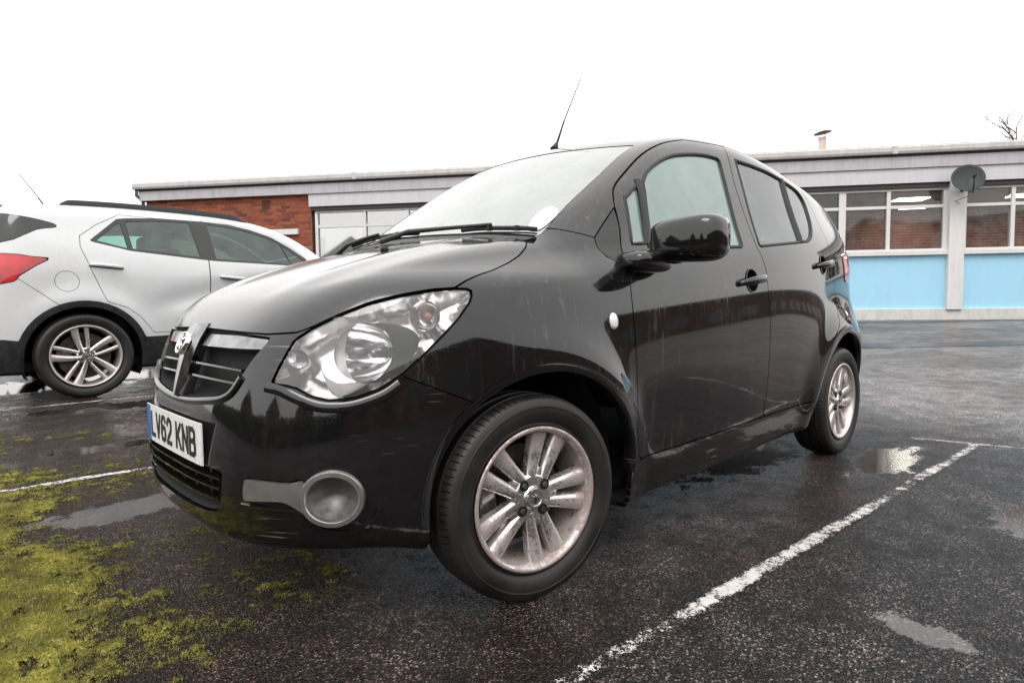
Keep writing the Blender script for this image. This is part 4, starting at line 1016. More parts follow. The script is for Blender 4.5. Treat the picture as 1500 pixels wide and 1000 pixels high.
V_, T_ = clipped_lathe([(.036, .02), (.030, .0), (.018, -.018), (.0002, -.024)], (-.535, -.500, .690), (-1, -.05, .05), 30); mirror_pair('side_light_bowl', V_, T_, M['grille_chrome'], lens)
# seal round the lamp and the ledge of the bumper below it
def edge_strip(pts, w, h, name, mat, parent, off):
    return ribbon(F_hatch, pts, w, h, name, mat, parent, True, off)
edge_strip([(x, y, z) for x, y, z in catmull([(-.602, -.446, .630), (-.585, -.486, .622), (-.560, -.521, .604), (-.534, -.553, .588), (-.506, -.583, .581), (-.46, -.622, .584), (-.40, -.660, .606), (-.362, -.682, .634)], 4, False)], .026, .004, 'lamp_ledge', M['bumper_paint'], bump_o, .001)
# front openings: sunken backs, bars, chrome
gV, gT = sunk(grille, d_gr, .06, .012, F_hatch)
def join_mirror(name, V, T, mat, parent):
    n = len(V); return fixn(mesh(name, np.concatenate([V, V * FL]), np.concatenate([T, np.asarray(T)[:, ::-1] + n]), mat, parent))
gr = join_mirror('grille', gV, gT, M['dark_void'], car)
lV, lT = sunk(lgrille, d_lg, .06, .012, F_hatch)
lg = join_mirror('lower_grille', lV, lT, M['dark_void'], car)
def bar(pts_half, w, h, name, mat, parent, off):
    pts = [(x, -y, z) for x, y, z in pts_half[::-1]] + list(pts_half[1:])
    return ribbon(F_hatch, pts, w, h, name, mat, parent, False, off)
ys = np.linspace(0, -1, 12)
# chrome upper band of the grille
cb = clip_mesh(*grille, np.maximum(.724 - grille[0][:, 2], grille[0][:, 2] - .758))
cb = clip_mesh(*cb, .06 + cb[0][:, 1]) if True else cb
B.make('chrome_band', cb, M['grille_chrome'], gr, 'pair', lip=.03, off=-.010)
for z, ym in ((.675, .36), (.638, .34)):
    bar([(-.66, y * ym, z) for y in ys], .010, .012, 'grille_bar', M['gloss_black'], gr, -.016)
bar(list(map(tuple, catmull([(-.68, 0, .566), (-.679, -.113, .570), (-.668, -.25, .583), (-.658, -.305, .592), (-.648, -.343, .612), (-.632, -.368, .65)], 4, False))), .022, .007, 'grille_lip', M['gloss_black'], bump_o, .001)
for z, ym in ((.388, .325), (.362, .322), (.333, .315)):
    bar([(-.69, y * ym, z) for y in ys], .009, .014, 'grille_bar', M['gloss_black'], lg, -.016)
for yv in (-.22, -.11, 0, .11, .22):
    P_ = on_surface(F_hatch, [(-.7, yv, .30), (-.7, yv, .35), (-.7, yv, .405)], -.035)
    MB().tube([tuple(q) for q in P_], .006, 6).build('grille_stay', M['black_plastic'], lg)
# V-shaped chrome keel in the middle of the grille
zz = np.array([.783, .765, .74, .71, .68, .65, .62, .595, .575]); hw = np.array([.060, .058, .052, .043, .035, .028, .022, .017, .012])
cx = on_surface(F_hatch, [(-.65, 0, min(z, .75)) for z in zz])[:, 0]; cx = np.where(zz > .75, cx[2] + (zz - .74) * .55, cx)
V_ = []; F_ = []
for z, w_, x_ in zip(zz, hw, cx):
    for k, (u_, d_) in enumerate(((-1, .035), (-1, .004), (-.62, -.010), (-.55, -.016), (0, -.013), (.55, -.016), (.62, -.010), (1, .004), (1, .035))): V_.append((x_ + d_, u_ * w_, z))
for i in range(len(zz) - 1):
    for j in range(8): F_.append((i * 9 + j, i * 9 + j + 1, (i + 1) * 9 + j + 1, (i + 1) * 9 + j))
F_.append(tuple(range(9))); F_.append(tuple((len(zz) - 1) * 9 + j for j in range(9)))
keel = fixn(mesh('grille_keel', V_, F_, M['grille_chrome'], gr)); keel.data.set_sharp_from_angle(angle=R(30))
# round badge with a beast holding a flag
bc = Vector((-.664, 0, .727)); bq = Vector((-1, 0, .45)).to_track_quat('Z', 'Y').to_matrix()
def on_badge(pts, lift): return [tuple(bq @ Vector((a, b, lift)) + bc) for a, b in pts]
bd_ = MB().lathe([(.0002, 0), (.028, 0), (.029, .003), (.033, .0045), (.035, .002), (.035, -.01)], 40, 'z'); bd_.V = [tuple(bq @ Vector(v) + bc) for v in bd_.V]
badge = fixn(bd_.build('badge', M['chrome'], gr, smooth=True))
fld = MB().lathe([(.0002, .0012), (.0275, .0012)], 32, 'z'); fld.V = [tuple(bq @ Vector(v) + bc) for v in fld.V]
fixn(fld.build('badge_field', M['gloss_black'], badge))
em = MB()
for line, rr in (([(-.002, -.022), (-.006, -.008), (-.002, .004), (.006, .012), (.012, .008)], .0045), ([(-.006, -.008), (-.016, -.002), (-.018, .008)], .003), ([(.0, .0), (.012, -.004), (.018, -.012)], .003), ([(-.004, .004), (-.012, .016), (-.004, .022)], .003), ([(.010, -.020), (.004, -.012), (.0, -.006)], .003), ([(.014, .004), (.016, .018)], .002)):
    em.tube(on_badge(line, .003), rr, 6)
em.build('badge_emblem', M['chrome'], badge, smooth=True)

# number plate: white, blue band at the kerb end, black characters
PZ0, PZ1 = .414, .526
def plate_x(y): return float(on_surface(F_hatch, [(-.7, y, .47)])[0, 0]) - .010
py = np.linspace(-.26, .26, 27); pxs = np.array([plate_x(y) for y in py]); pxs = np.minimum(pxs, pxs[13] * .5 + pxs * .5)
plate_at = lambda y: np.interp(y, py, pxs)
def plate_strip(y0, y1, z0, z1, name, mat, parent, lift=0.0, thick=.004, n=20):
    V = []; F = []
    for i in range(n + 1):
        y = y0 + (y1 - y0) * i / n; x = plate_at(y) - lift
        V += [(x, y, z0), (x, y, z1), (x + thick, y, z1), (x + thick, y, z0)]
    for i in range(n):
        for j in range(4): F.append((4 * i + j, 4 * i + (j + 1) % 4, 4 * i + 4 + (j + 1) % 4, 4 * i + 4 + j))
    F.append((0, 1, 2, 3)); F.append((4 * n, 4 * n + 1, 4 * n + 2, 4 * n + 3))
    return fixn(mesh(name, V, F, mat, parent, smooth=False))
plate = plate_strip(-.26, .26, PZ0, PZ1, 'number_plate', M['plate_white'], car)
plate_strip(.214, .259, PZ0 + .001, PZ1 - .001, 'blue_band', M['plate_blue'], plate, .0008, .0008, 3)
GL = {'L': [[(0, 1), (0, 0), (1, 0)]], 'V': [[(0, 1), (.5, 0), (1, 1)]], 'K': [[(0, 0), (0, 1)], [(1, 1), (.12, .42)], [(.34, .56), (1, 0)]], 'N': [[(0, 0), (0, 1), (1, 0), (1, 1)]],
      '6': [[(.95, .82), (.8, .97), (.5, 1), (.2, .95), (0, .75), (0, .25), (.15, .05), (.5, 0), (.85, .05), (1, .28), (.85, .52), (.5, .58), (.15, .5), (.02, .36)]],
      '2': [[(0, .76), (.12, .94), (.5, 1), (.88, .93), (1, .74), (.85, .5), (.3, .22), (0, 0), (1, 0)]],
      'B': [[(0, 0), (0, 1), (.65, 1), (.93, .9), (.93, .64), (.65, .53), (0, .53)], [(.65, .53), (1, .42), (1, .1), (.7, 0), (0, 0)]]}
def glyph(ch, ytop, parent):
    """characters 79 mm tall, 50 mm wide, 14 mm stroke; reading direction is towards -y"""
    w, h, sw = .038, .068, .0138
    z0 = (PZ0 + PZ1) / 2 - h / 2; V = []; F = []; lay = 0
    for stroke in GL[ch]:
        pts = [np.array((ytop - .007 - u * w, z0 + v * h)) for u, v in stroke]
        for a, b in zip(pts[:-1], pts[1:]):
            d = (b - a) / np.linalg.norm(b - a); n = np.array([-d[1], d[0]]); lay += 1
            q = [a - d * sw * .35 + n * sw / 2, b + d * sw * .35 + n * sw / 2, b + d * sw * .35 - n * sw / 2, a - d * sw * .35 - n * sw / 2]
            k = len(V)
            V += [(plate_at(y) - .0012 - lay * .00005, y, z) for y, z in q]; F.append((k, k + 1, k + 2, k + 3))
    return fixn(mesh('character', V, F, M['plate_black'], parent, smooth=False))
yy_ = .205
for ch in 'LV62 KNB':
    if ch == ' ': yy_ -= .030; continue
    glyph(ch, yy_, plate); yy_ -= .0575

# fog lamp surrounds: grey bar and ring, with a sunken blank
inner_c = [(FOGC[0] + .002 + .060 * math.cos(a), FOGC[1] + .053 * math.sin(a)) for a in np.linspace(0, 2 * math.pi, 33)[:-1]]
d_in = lambda V: poly_sd(inner_c, *fog_uv(V))
tV, tT = clip_mesh(*fogp, -d_in(fogp[0])); fog_o = B.make('fog_lamp_trim', (tV, tT), M['trim_grey'], car, 'pair', lip=.04, off=.012)
iV, iT = clip_mesh(*fogp, d_in(fogp[0])); iV2, iT2 = sunk((iV, iT), d_in, .06, .03, F_hatch); iV2 = iV2 + normals_of(F_hatch, iV) * .010
M['trim_shaded'] = simple('trim_shaded', (0.17, 0.165, 0.16), 0.38, metal=0.6, noise=0.25, nscale=50)  # same grey trim, its colour darkened for the shade inside the bowl
mirror_pair('fog_lamp_bowl', iV2, iT2, M['trim_shaded'], fog_o)
def ring_pts(ru, rz, n=40):
    out = []
    for a in np.linspace(0, 2 * math.pi, n + 1):
        sv = FOGC[0] + .001 + ru * math.cos(a); zv = FOGC[1] + rz * math.sin(a)
        # walk along the diagonal until the bumper skin is met
        b = np.array([sv * SQ - .16, -sv * SQ - .16, zv]); dq = np.array([SQ, SQ, 0])
        for _ in range(60):
            v = float(F_hatch(b[0:1], b[1:2], b[2:3])[0]); b = b + dq * v * .8
        out.append(tuple(b))
    return out
ribbon(F_hatch, ring_pts(.069, .061), .019, .0075, 'fog_lamp_ring', M['trim_grey'], fog_o[0], False, .013)
ribbon(F_hatch, [(x, -y, z) for x, y, z in ring_pts(.069, .061)], .019, .0075, 'fog_lamp_ring', M['trim_grey'], fog_o[1], False, .013)
rp = on_surface(F_hatch, [(-.478, -.625, .352)], -.028)[0]
dv = MB().lathe([(.0002, 0), (.020, 0), (.022, -.003), (.022, -.01)], 24, 'z'); q = Vector((-.9, .1, .1)).to_track_quat('Z', 'Y').to_matrix()
mirror_pair('fog_lamp_plug', [tuple(q @ Vector(v) + Vector(rp)) for v in dv.V], dv.F, M['trim_grey'], fog_o, sharp=35)
edge_strip([tuple(q) for q in catmull([(-.657, -.41, .336), (-.62, -.485, .334), (-.569, -.546, .328), (-.54, -.57, .295), (-.508, -.599, .276), (-.475, -.63, .276), (-.440, -.655, .292), (-.42, -.668, .335)], 4, False)], .014, .006, 'bumper_crease', M['bumper_paint'], bump_o, .001)

# door handles in their cups
def handle(c, tilt, doors, L=.225):
    c = on_surface(F_hatch, [c])[0]; n = normals_of(F_hatch, c[None])[0]; t = np.array([math.cos(tilt), 0, math.sin(tilt)]); t -= n * t.dot(n); t /= np.linalg.norm(t); b = np.cross(n, t) * -1
    if b[2] < 0: b = -b
    # cup: dark dished disc
    V = []; F = []; rings = [(1.0, .0012), (.95, .0022), (.88, -.003), (.55, -.0125), (.001, -.0155)]; m = 28
    for rr, dn in rings:
        for k in range(m):
            a = 2 * math.pi * k / m; P = c + t * .052 * rr * math.cos(a) + b * (.050 * rr * math.sin(a))
            P = project(F_hatch, P[None], 2)[0] + normals_of(F_hatch, P[None])[0] * (dn + .002); V.append(P)
    for i in range(len(rings) - 1):
        for k in range(m): F.append((i * m + k, i * m + (k + 1) % m, (i + 1) * m + (k + 1) % m, (i + 1) * m + k))
    mirror_pair('handle_cup', V, F, M['gloss_black'], doors)
    V = []; F = []; n_ = 13; k = 8
    for i in range(n_):
        s = -1 + 2 * i / (n_ - 1); h_ = .017 * (1 - .45 * abs(s) ** 3); bow = .034 * (1 - abs(s) ** 2.6) + .004
        for j in range(k):
            a = 2 * math.pi * j / k; V.append(c + t * s * L / 2 + b * h_ * math.sin(a) + n * (bow + .009 * math.cos(a)))
    for i in range(n_ - 1):
        for j in range(k): F.append((i * k + j, i * k + (j + 1) % k, (i + 1) * k + (j + 1) % k, (i + 1) * k + j))
    F.append(tuple(range(k))); F.append(tuple((n_ - 1) * k + j for j in range(k)))
    mirror_pair('door_handle', V, F, M['black_paint'], doors)
handle((1.245, -.83, .915), .13, fd); handle((2.085, -.80, 1.010), .13, rd)
# side repeater
rc = on_surface(F_hatch, [(.315, -.83, .775)])[0]; rn = normals_of(F_hatch, rc[None])[0]; q = Vector(rn).to_track_quat('Z', 'Y').to_matrix()
sr = MB().lathe([(.0002, .010), (.6, .009), (.9, .006), (1.0, 0)], 28, 'z'); wings = [o for o in car.children if o.name.startswith('front_wing')]
mirror_pair('side_repeater', [tuple(q @ Vector((v[0] * .018, v[1] * .026, v[2] if abs(v[2]) < .02 else 0)) + Vector(rc)) for v in sr.V], sr.F, M['white_plastic'], wings)

# door mirrors: shell, glass, foot
def superell(c, h, e1, e2, nu=40, nv=22, fn=None):
    V = []; F = []
    sg = lambda v, e: math.copysign(abs(v) ** e, v)
    for i in range(nv + 1):
        a = -math.pi / 2 + math.pi * i / nv
        for j in range(nu):
            b = 2 * math.pi * j / nu
            p = [h[0] * sg(math.cos(a), e1) * sg(math.cos(b), e2), h[1] * sg(math.cos(a), e1) * sg(math.sin(b), e2), h[2] * sg(math.sin(a), e1)]
            if fn: p = fn(p)
            V.append((c[0] + p[0], c[1] + p[1], c[2] + p[2]))
    for i in range(nv):
        for j in range(nu): F.append((i * nu + j, i * nu + (j + 1) % nu, (i + 1) * nu + (j + 1) % nu, (i + 1) * nu + j))
    return V, F
def mshape(p):
    x, y, z = p
    x = x if x < 0 else min(x, .022)                  # flat towards the glass
    z = z * (1 - .25 * (y + .11) / .22 * (1 if z > 0 else .3)) + (.012 if z > 0 else 0)
    x += .35 * (y + .0) * -.22                          # swept back outwards
    return (x, y, z)
V_, F_ = superell((.585, -.925, 1.027), (.082, .125, .072), .55, .7, fn=mshape)
mir = mirror_pair('door_mirror', V_, F_, M['gloss_black'], fd)
mg = MB().box((.606, -1.035, .975), (.6085, -.82, 1.085), .001); mirror_pair('mirror_glass', [(v[0] + (v[1] + .925) * -.077, v[1], v[2]) for v in mg.V], mg.F, M['chrome'], mir, smooth=False)
V_, F_ = superell((.505, -.810, .962), (.10, .068, .036), .6, .7); mirror_pair('mirror_foot', V_, F_, M['gloss_black'], mir)
V_, F_ = superell((.575, -.868, .985), (.04, .05, .03), .7, .7); mirror_pair('mirror_hinge', V_, F_, M['black_plastic'], mir)

# wipers, washer jet, aerial, permit in the screen
def lift(pts, off): return [tuple(q) for q in on_surface(F_hatch, pts, off)]
def wiper(blade, arm, name='wiper'):
    w = empty(name); w.parent = car
    P_ = lift(blade, .020); m = len(P_)
    MB().tube(P_, .0075, 6).build('blade', M['rubber'], w)
    MB().tube([(a, b, c - .014) for a, b, c in P_], [.003] * m, 5).build('blade_rubber', M['rubber'], w)
    A_ = lift(arm, .032); A_[0] = tuple(lift([arm[0]], .012)[0])
    MB().tube(A_, [.012, .009, .007, .006][:len(A_)] if len(A_) <= 4 else .007, 8).build('arm', M['black_plastic'], w, smooth=True)
    for k in (m // 3, 2 * m // 3): MB().box(tuple(np.array(P_[k]) - .0085), tuple(np.array(P_[k]) + .0085), .002).build('clip', M['rubber'], w)
def lerp3(a, b, n): return [tuple(np.array(a) + (np.array(b) - np.array(a)) * i / (n - 1)) for i in range(n)]
wiper(lerp3((.112, -.36, 1.05), (.218, -.598, 1.045), 9), [(.060, .05, 1.05), (.072, -.12, 1.05), (.10, -.30, 1.05), (.155, -.46, 1.05)])
wiper(lerp3((.115, .36, 1.06), (.080, -.16, 1.06), 9), [(.115, .52, 1.05), (.10, .37, 1.05), (.100, .22, 1.06), (.092, .10, 1.06)])
jet = lift([(-.095, -.20, 1.01)], .004)[0]
MB().add(*superell(jet, (.014, .011, .010), .8, .8, 14, 8)).build('washer_jet', M['rubber'], car, smooth=True)
ab = np.array((.97, 0, 1.547))
aer = MB().tube([tuple(ab + np.array((-.012, 0, -.004))), tuple(ab + np.array((0, 0, .012))), tuple(ab + np.array((.012, 0, .035)))], [.020, .014, .006], 10).build('aerial', M['rubber'], car, smooth=True)
MB().tube([tuple(ab + np.array((.010, 0, .03))), tuple(ab + np.array((.06, 0, .14)))], [.0055, .004], 8).build('aerial_spring', M['rubber'], aer, smooth=True)
MB().tube([tuple(ab + np.array((.06, 0, .14))), (1.155, 0, 1.917)], [.0030, .0020], 6).build('aerial_rod', M['rubber'], aer, smooth=True)
pc = catmull([(.232, -.545), (.238, -.580), (.275, -.588), (.345, -.580), (.352, -.525), (.29, -.518)], 3)
pp = [(a, b, float(cab_(a - .32 * b * b) - .02 * (b / .6) ** 2 * 2)) for a, b in pc]
pm_ = on_surface(F_hatch, pp, .0012)
fixn(mesh('parking_permit', pm_, [tuple(range(len(pm_)))], M['white_plastic'], car, smooth=False))

# wheel housings, floor, wheels
for cx_, ra_ in ARCH:
    V = []; F = []; n = 28
    for i in range(n + 1):
        a = R(-4) + R(188) * i / n
        for y_ in (-.45, -.60, -.745): V.append((cx_ + (ra_ + .02) * math.cos(a), y_, .297 + (ra_ + .02) * math.sin(a)))
    for i in range(n):
        for j in range(2): F.append((3 * i + j, 3 * i + j + 1, 3 * i + 4 + j, 3 * i + 3 + j))
    k = len(V); V.append((cx_, -.45, .297))
    for i in range(n): F.append((3 * i, 3 * i + 3, k))
    mirror_pair('wheel_housing', V, F, M['dark_void'], two)
    # rolled edge of the arch
    pts = [(cx_ + (ra_ + .002) * math.cos(a), -.80, .297 + (ra_ + .002) * math.sin(a)) for a in np.linspace(R(0), R(180), 40)]
    X = np.array(pts)
    for _ in range(25): X[:, 1] += F_hatch(X[:, 0], X[:, 1], X[:, 2]) * .8
    Nn = normals_of(F_hatch, X); V = []; F = []
    for i in range(len(X)):
        rad = np.array([X[i, 0] - cx_, 0, X[i, 2] - .297]); rad /= np.linalg.norm(rad)
        for dr, dn in ((.020, .0005), (.013, .002), (.003, .0025), (-.004, -.002), (-.004, -.035)): V.append(X[i] + rad * dr + Nn[i] * dn)
    for i in range(len(X) - 1):
        for j in range(4): F.append((5 * i + j, 5 * i + j + 1, 5 * i + 6 + j, 5 * i + 5 + j))
    mirror_pair('arch_lip', V, F, M['bumper_paint'], two)
MB().box((-.45, -.56, .215), (2.85, .56, .25), .01).build('floor_pan', M['dark_void'], car)
MB().box((.40, -.72, .185), (1.96, .72, .24), .02).build('floor_pan', M['dark_void'], car)
STEER = -.1687
make_wheel(car, (0.008, -YW, ZC), STEER, .201, RW, .178, M['alloy'], 4, rot=R(70))
make_wheel(car, (WB, -YW, ZC), 0, .201, RW, .178, M['alloy_clean'], 4, rot=R(75))
make_wheel(car, (0, YW, ZC), math.pi + STEER, .201, RW, .178, M['alloy'], 4, rot=R(10))
make_wheel(car, (WB, YW, ZC), math.pi, .201, RW, .178, M['alloy'], 4, rot=R(40))
# cabin
def seat(parent, x, y, z0=.42, hb=.62):
    s = empty('seat', (x, y, 0)); s.parent = parent
    V, F = superell((0, 0, z0 + .08), (.26, .23, .10), .5, .5, 28, 14); mesh('cushion', V, F, M['seat'], s)
    V, F = superell((.30, 0, z0 + .40), (.09, .22, .32), .5, .55, 28, 16, lambda p: (p[0] + p[2] * .28, p[1] * (1 - .15 * (p[2] > 0) * p[2] / .3), p[2])); mesh('backrest', V, F, M['seat'], s)
    V, F = superell((.42, 0, z0 + .83), (.055, .12, .085), .6, .6, 24, 12); mesh('headrest', V, F, M['seat'], s)
    return s
for sy in (-.36, .36): seat(car, .98, sy); seat(car, 1.85, sy, .45)
V, F = superell((.36, 0, .93), (.26, .66, .11), .45, .4, 40, 16, lambda p: (p[0] + .10 * p[2] - .0, p[1], p[2])); mesh('dashboard', V, F, M['black_plastic'], car)
sw = MB().lathe([(.18, -.014), (.194, 0), (.18, .014), (.166, 0)], 40, 'z', close=True); q = Vector((.85, 0, .5)).to_track_quat('Z', 'Y').to_matrix()
sw.V = [tuple(q @ Vector(v) + Vector((.62, .36, .96))) for v in sw.V]; fixn(sw.build('steering_wheel', M['black_plastic'], car, smooth=True))

# ------------------------------------------------------------------ the white crossover two bays away
M['white_paint'] = paint('white_paint', (0.66, 0.67, 0.68), (0.34, 0.32, 0.30), 0.22, 0.16, drops=0.12)
M['cladding'] = simple('cladding', (0.018, 0.018, 0.019), 0.5, noise=0.35, nscale=25)
M['suv_glass'] = glass('suv_glass', (0.42, 0.66, 0.59), 0.13, 0.05, (0.30, 0.60, 0.52))
M['suv_screen'] = glass('suv_screen', (0.55, 0.70, 0.66), 0.15, 0.10)
shood = spline([2.0, 2.4, 2.8, 3.2, 3.45], [1.17, 1.12, 1.06, .98, .88])
scab = spline([-.9, -.6, -.35, 0, .5, 1.0, 1.4, 1.7, 2.0, 2.3, 2.6], [1.50, 1.575, 1.605, 1.63, 1.645, 1.642, 1.62, 1.57, 1.46, 1.28, 1.06])
sxr = spline([.2, .35, .5, .7, .9, 1.05, 1.2, 1.35, 1.5, 1.62], [-.78, -.84, -.865, -.86, -.83, -.80, -.73, -.66, -.58, -.50])
syl = spline([-1.0, -.85, -.7, -.5, -.3, -.15, -.06, 0, .1, .25, .5], [.80, .835, .86, .878, .886, .880, .865, .848, .81, .755, .655])
def F_suv(x, y, z):
    yy = np.abs(y)
    zh = shood(x) - .06 * (yy / .7) ** 2
    xs = x + .22 * np.minimum(yy, .9) ** 2
    zc = scab(xs) - .035 * (yy / .6) ** 2
    zt = np.maximum(zh * 1.0 + np.where(x < 1.8, -1, 0), zc)
    ft = (z - zt) * .88
    belt = 1.245 - .078 * x
    t = z - belt
    tap = .055 * np.clip((.2 - x) / 1.0, 0, 2) ** 2 + .05 * np.clip((x - 1.2) / 1.0, 0, 2) ** 2 * sstep(-.05, .1, t)
    r1 = np.hypot(x, z - .345); r2 = np.hypot(x - 2.555, z - .345)
    fl = .026 * np.exp(-((r1 - .45) / .11) ** 2) + .026 * np.exp(-((r2 - .45) / .11) ** 2)
    # the swept crease that rises out of the doors
    cz = .62 + .24 * (x - .45)
    sc = .022 * np.exp(-((z - cz - .12) / .10) ** 2) * sstep(.35, .75, x) * (1 - sstep(1.5, 1.9, x))
    fs = (yy - (syl(t) - tap + fl - sc)) * .95
    fr = (sxr(z) + 1.0 * yy ** 6 * .9 + .06 * yy ** 2 - x) / np.sqrt(1 + (5.4 * yy ** 5) ** 2)
    ff = (x - (3.42 - 1.1 * yy ** 4 - .35 * np.maximum(z - .7, 0) ** 2)) / np.sqrt(1 + (4.4 * yy ** 3) ** 2)
    fb = .22 - z
    g = smax(ft, fs, .09); g = smax(g, fr, .07); g = smax(g, ff, .08)
    return smax(g, fb, .03)
SX, SY, SZ = -.225, 4.98, .092
suv = empty('crossover_car', (SX, SY, SZ)); tag(suv, 'white crossover with black cladding, roof rails and red tail lamp behind the black car', 'car')
S = Body(F_suv, (-1.0, -.98, .15), (3.5, .03, 1.72), .0175)
def s_arch(V, c): return np.where(V[:, 1] < -.5, .405 - np.where(V[:, 2] < .345, np.abs(V[:, 0] - c), np.hypot(V[:, 0] - c, V[:, 2] - .345)), -1)
S.drop(lambda V: s_arch(V, 0)); S.drop(lambda V: s_arch(V, 2.555))
sfull = (S.V.copy(), S.T.copy())
sside = lambda poly: (lambda V: np.where(V[:, 1] < -.45, poly_sd(poly, V[:, 0], V[:, 2]), 1.0))
SWQ = [(.115, 1.30), (.30, 1.475), (.335, 1.245)]
SWR = [(.345, 1.48), (.60, 1.505), (.86, 1.512), (.915, 1.195), (.375, 1.245)]
SWF = list(catmull([(1.015, 1.512), (1.20, 1.495), (1.40, 1.465), (1.60, 1.41), (1.70, 1.365)], 4, False)) + [(1.785, 1.165), (1.055, 1.185)]
SWT = [(1.715, 1.352), (1.80, 1.305), (1.96, 1.185), (1.80, 1.165)]
SSUR = [(.06, 1.29), (.28, 1.495), (.36, 1.51), (.62, 1.532), (1.0, 1.535), (1.22, 1.525), (1.42, 1.49), (1.62, 1.432), (1.80, 1.335), (2.04, 1.17), (2.02, 1.142), (1.05, 1.163), (.92, 1.172), (.36, 1.222)]
spanes = [S.piece(sside(p), .001) for p in (SWQ, SWR, SWF, SWT)]
ssur = S.piece(sside(SSUR), .001)
CLAD = [(-1.2, 0), (3.6, 0), (3.6, .49)] + [(2.555 + .455 * math.cos(a), .345 + .455 * math.sin(a)) for a in np.linspace(R(18), R(162), 14)] + [(2.0, .49), (.62, .49)] + [(.455 * math.cos(a), .345 + .455 * math.sin(a)) for a in np.linspace(R(18), R(162), 18)] + [(-.52, .50), (-1.2, .50)]
clad = S.piece(lambda V: np.where(V[:, 1] < -.3, poly_sd(CLAD, V[:, 0], V[:, 2]), V[:, 2] - .49), .0015)
TL = list(catmull([(-1.2, 1.17), (-.5, 1.165), (-.32, 1.145), (-.225, 1.138), (-.22, 1.125), (-.30, 1.075), (-.40, 1.0), (-.52, .93), (-1.2, .88)], 4, False))
tl = S.piece(lambda V: np.where(V[:, 1] < -.45, poly_sd(TL, V[:, 0], V[:, 2]), 1.0), .003)
RG = list(catmull([(-1.2, 1.20), (-.55, 1.235), (-.28, 1.36), (-.165, 1.385), (-.15, 1.41), (-.22, 1.435), (-.40, 1.47), (-.6, 1.49), (-1.2, 1.49)], 3, False))
rg = S.piece(lambda V: np.where(V[:, 0] < .2, poly_sd(RG, V[:, 0], V[:, 2]), 1.0), .002)
SRD = [(.98, .52), (.98, 1.17), (.95, 1.18), (.93, 1.52), (.30, 1.535), (.12, 1.43), (.0, 1.33), (-.005, 1.24), (.06, 1.05), (.13, .86), (.16, .79), (.30, .74), (.40, .66), (.50, .52)]
srd = S.piece(sside(SRD), .0025)
SFD = [(.985, .52), (1.95, .52), (2.0, .9), (2.06, 1.142), (1.82, 1.345), (1.63, 1.448), (1.43, 1.508), (1.0, 1.556), (.94, 1.52), (.955, 1.18), (.985, 1.17)]
sfd = S.piece(sside(SFD), .0025)
fuel = S.piece(sside([(-.11 + .082 * math.cos(a), .955 + .082 * math.sin(a)) for a in np.linspace(0, 2 * math.pi, 33)[:-1]]), .0018)
sscr = S.piece(lambda V: np.where((V[:, 0] > 1.0) & (V[:, 2] > 1.1), np.maximum(np.maximum(1.50 - .2 * V[:, 1] ** 2 - V[:, 0], V[:, 0] - 2.25 + .25 * V[:, 1] ** 2), np.abs(V[:, 1]) - np.interp(V[:, 0], [1.4, 2.25], [.54, .68])), 1.0), .002)
rbq = S.piece(lambda V: np.where((V[:, 0] < -.15), poly_sd([(-1.2, .3), (-.1, .3), (-.17, .765), (-.45, 1.0), (-.47, 1.04), (-1.2, .98)], V[:, 0], V[:, 2]), 1.0), .002)
S.make('body_shell', (S.V, S.T), M['white_paint'], suv)
srdo = S.make('rear_door', srd, M['white_paint'], suv, 'pair'); sfdo = S.make('front_door', sfd, M['white_paint'], suv, 'pair')
S.make('rear_bumper', rbq, M['white_paint'], suv); S.make('fuel_flap', fuel, M['white_paint'], suv, 'single', lip=.008)
S.make('lower_cladding', clad, M['cladding'], suv, off=.004); S.make('window_surround', ssur, M['gloss_black'], suv, 'pair', off=-.002)
S.make('tail_lamp', tl, M['red_lens'], suv, 'pair', off=.004); S.make('rear_window', rg, M['gloss_black'], suv)
S.make('windscreen', sscr, M['suv_screen'], suv, lip=.004)
for k, pn in enumerate(spanes): S.make('window_pane', pn, M['suv_glass'], srdo if k < 2 else sfdo, 'pair', lip=.002, off=-.006)
kd = np.minimum(sside(SSUR)(sfull[0]), np.where(sfull[0][:, 2] > 1.1, np.maximum(np.maximum(1.46 - sfull[0][:, 0], sfull[0][:, 0] - 2.27), np.abs(sfull[0][:, 1]) - .66), 1))
si = clip_mesh(*sfull, -kd); S.make('inner_shell', si, M['dark_void'], suv, lip=0, off=-.02)
# tail-gate spoiler
V, F = superell((-.50, 0, 1.572), (.17, .60, .028), .6, .35, 40, 12, lambda p: (p[0] + .18 * p[1] ** 2, p[1], p[2] - .07 * p[1] ** 2 + .10 * p[0])); mesh('spoiler', V, F, M['gloss_black'], suv)
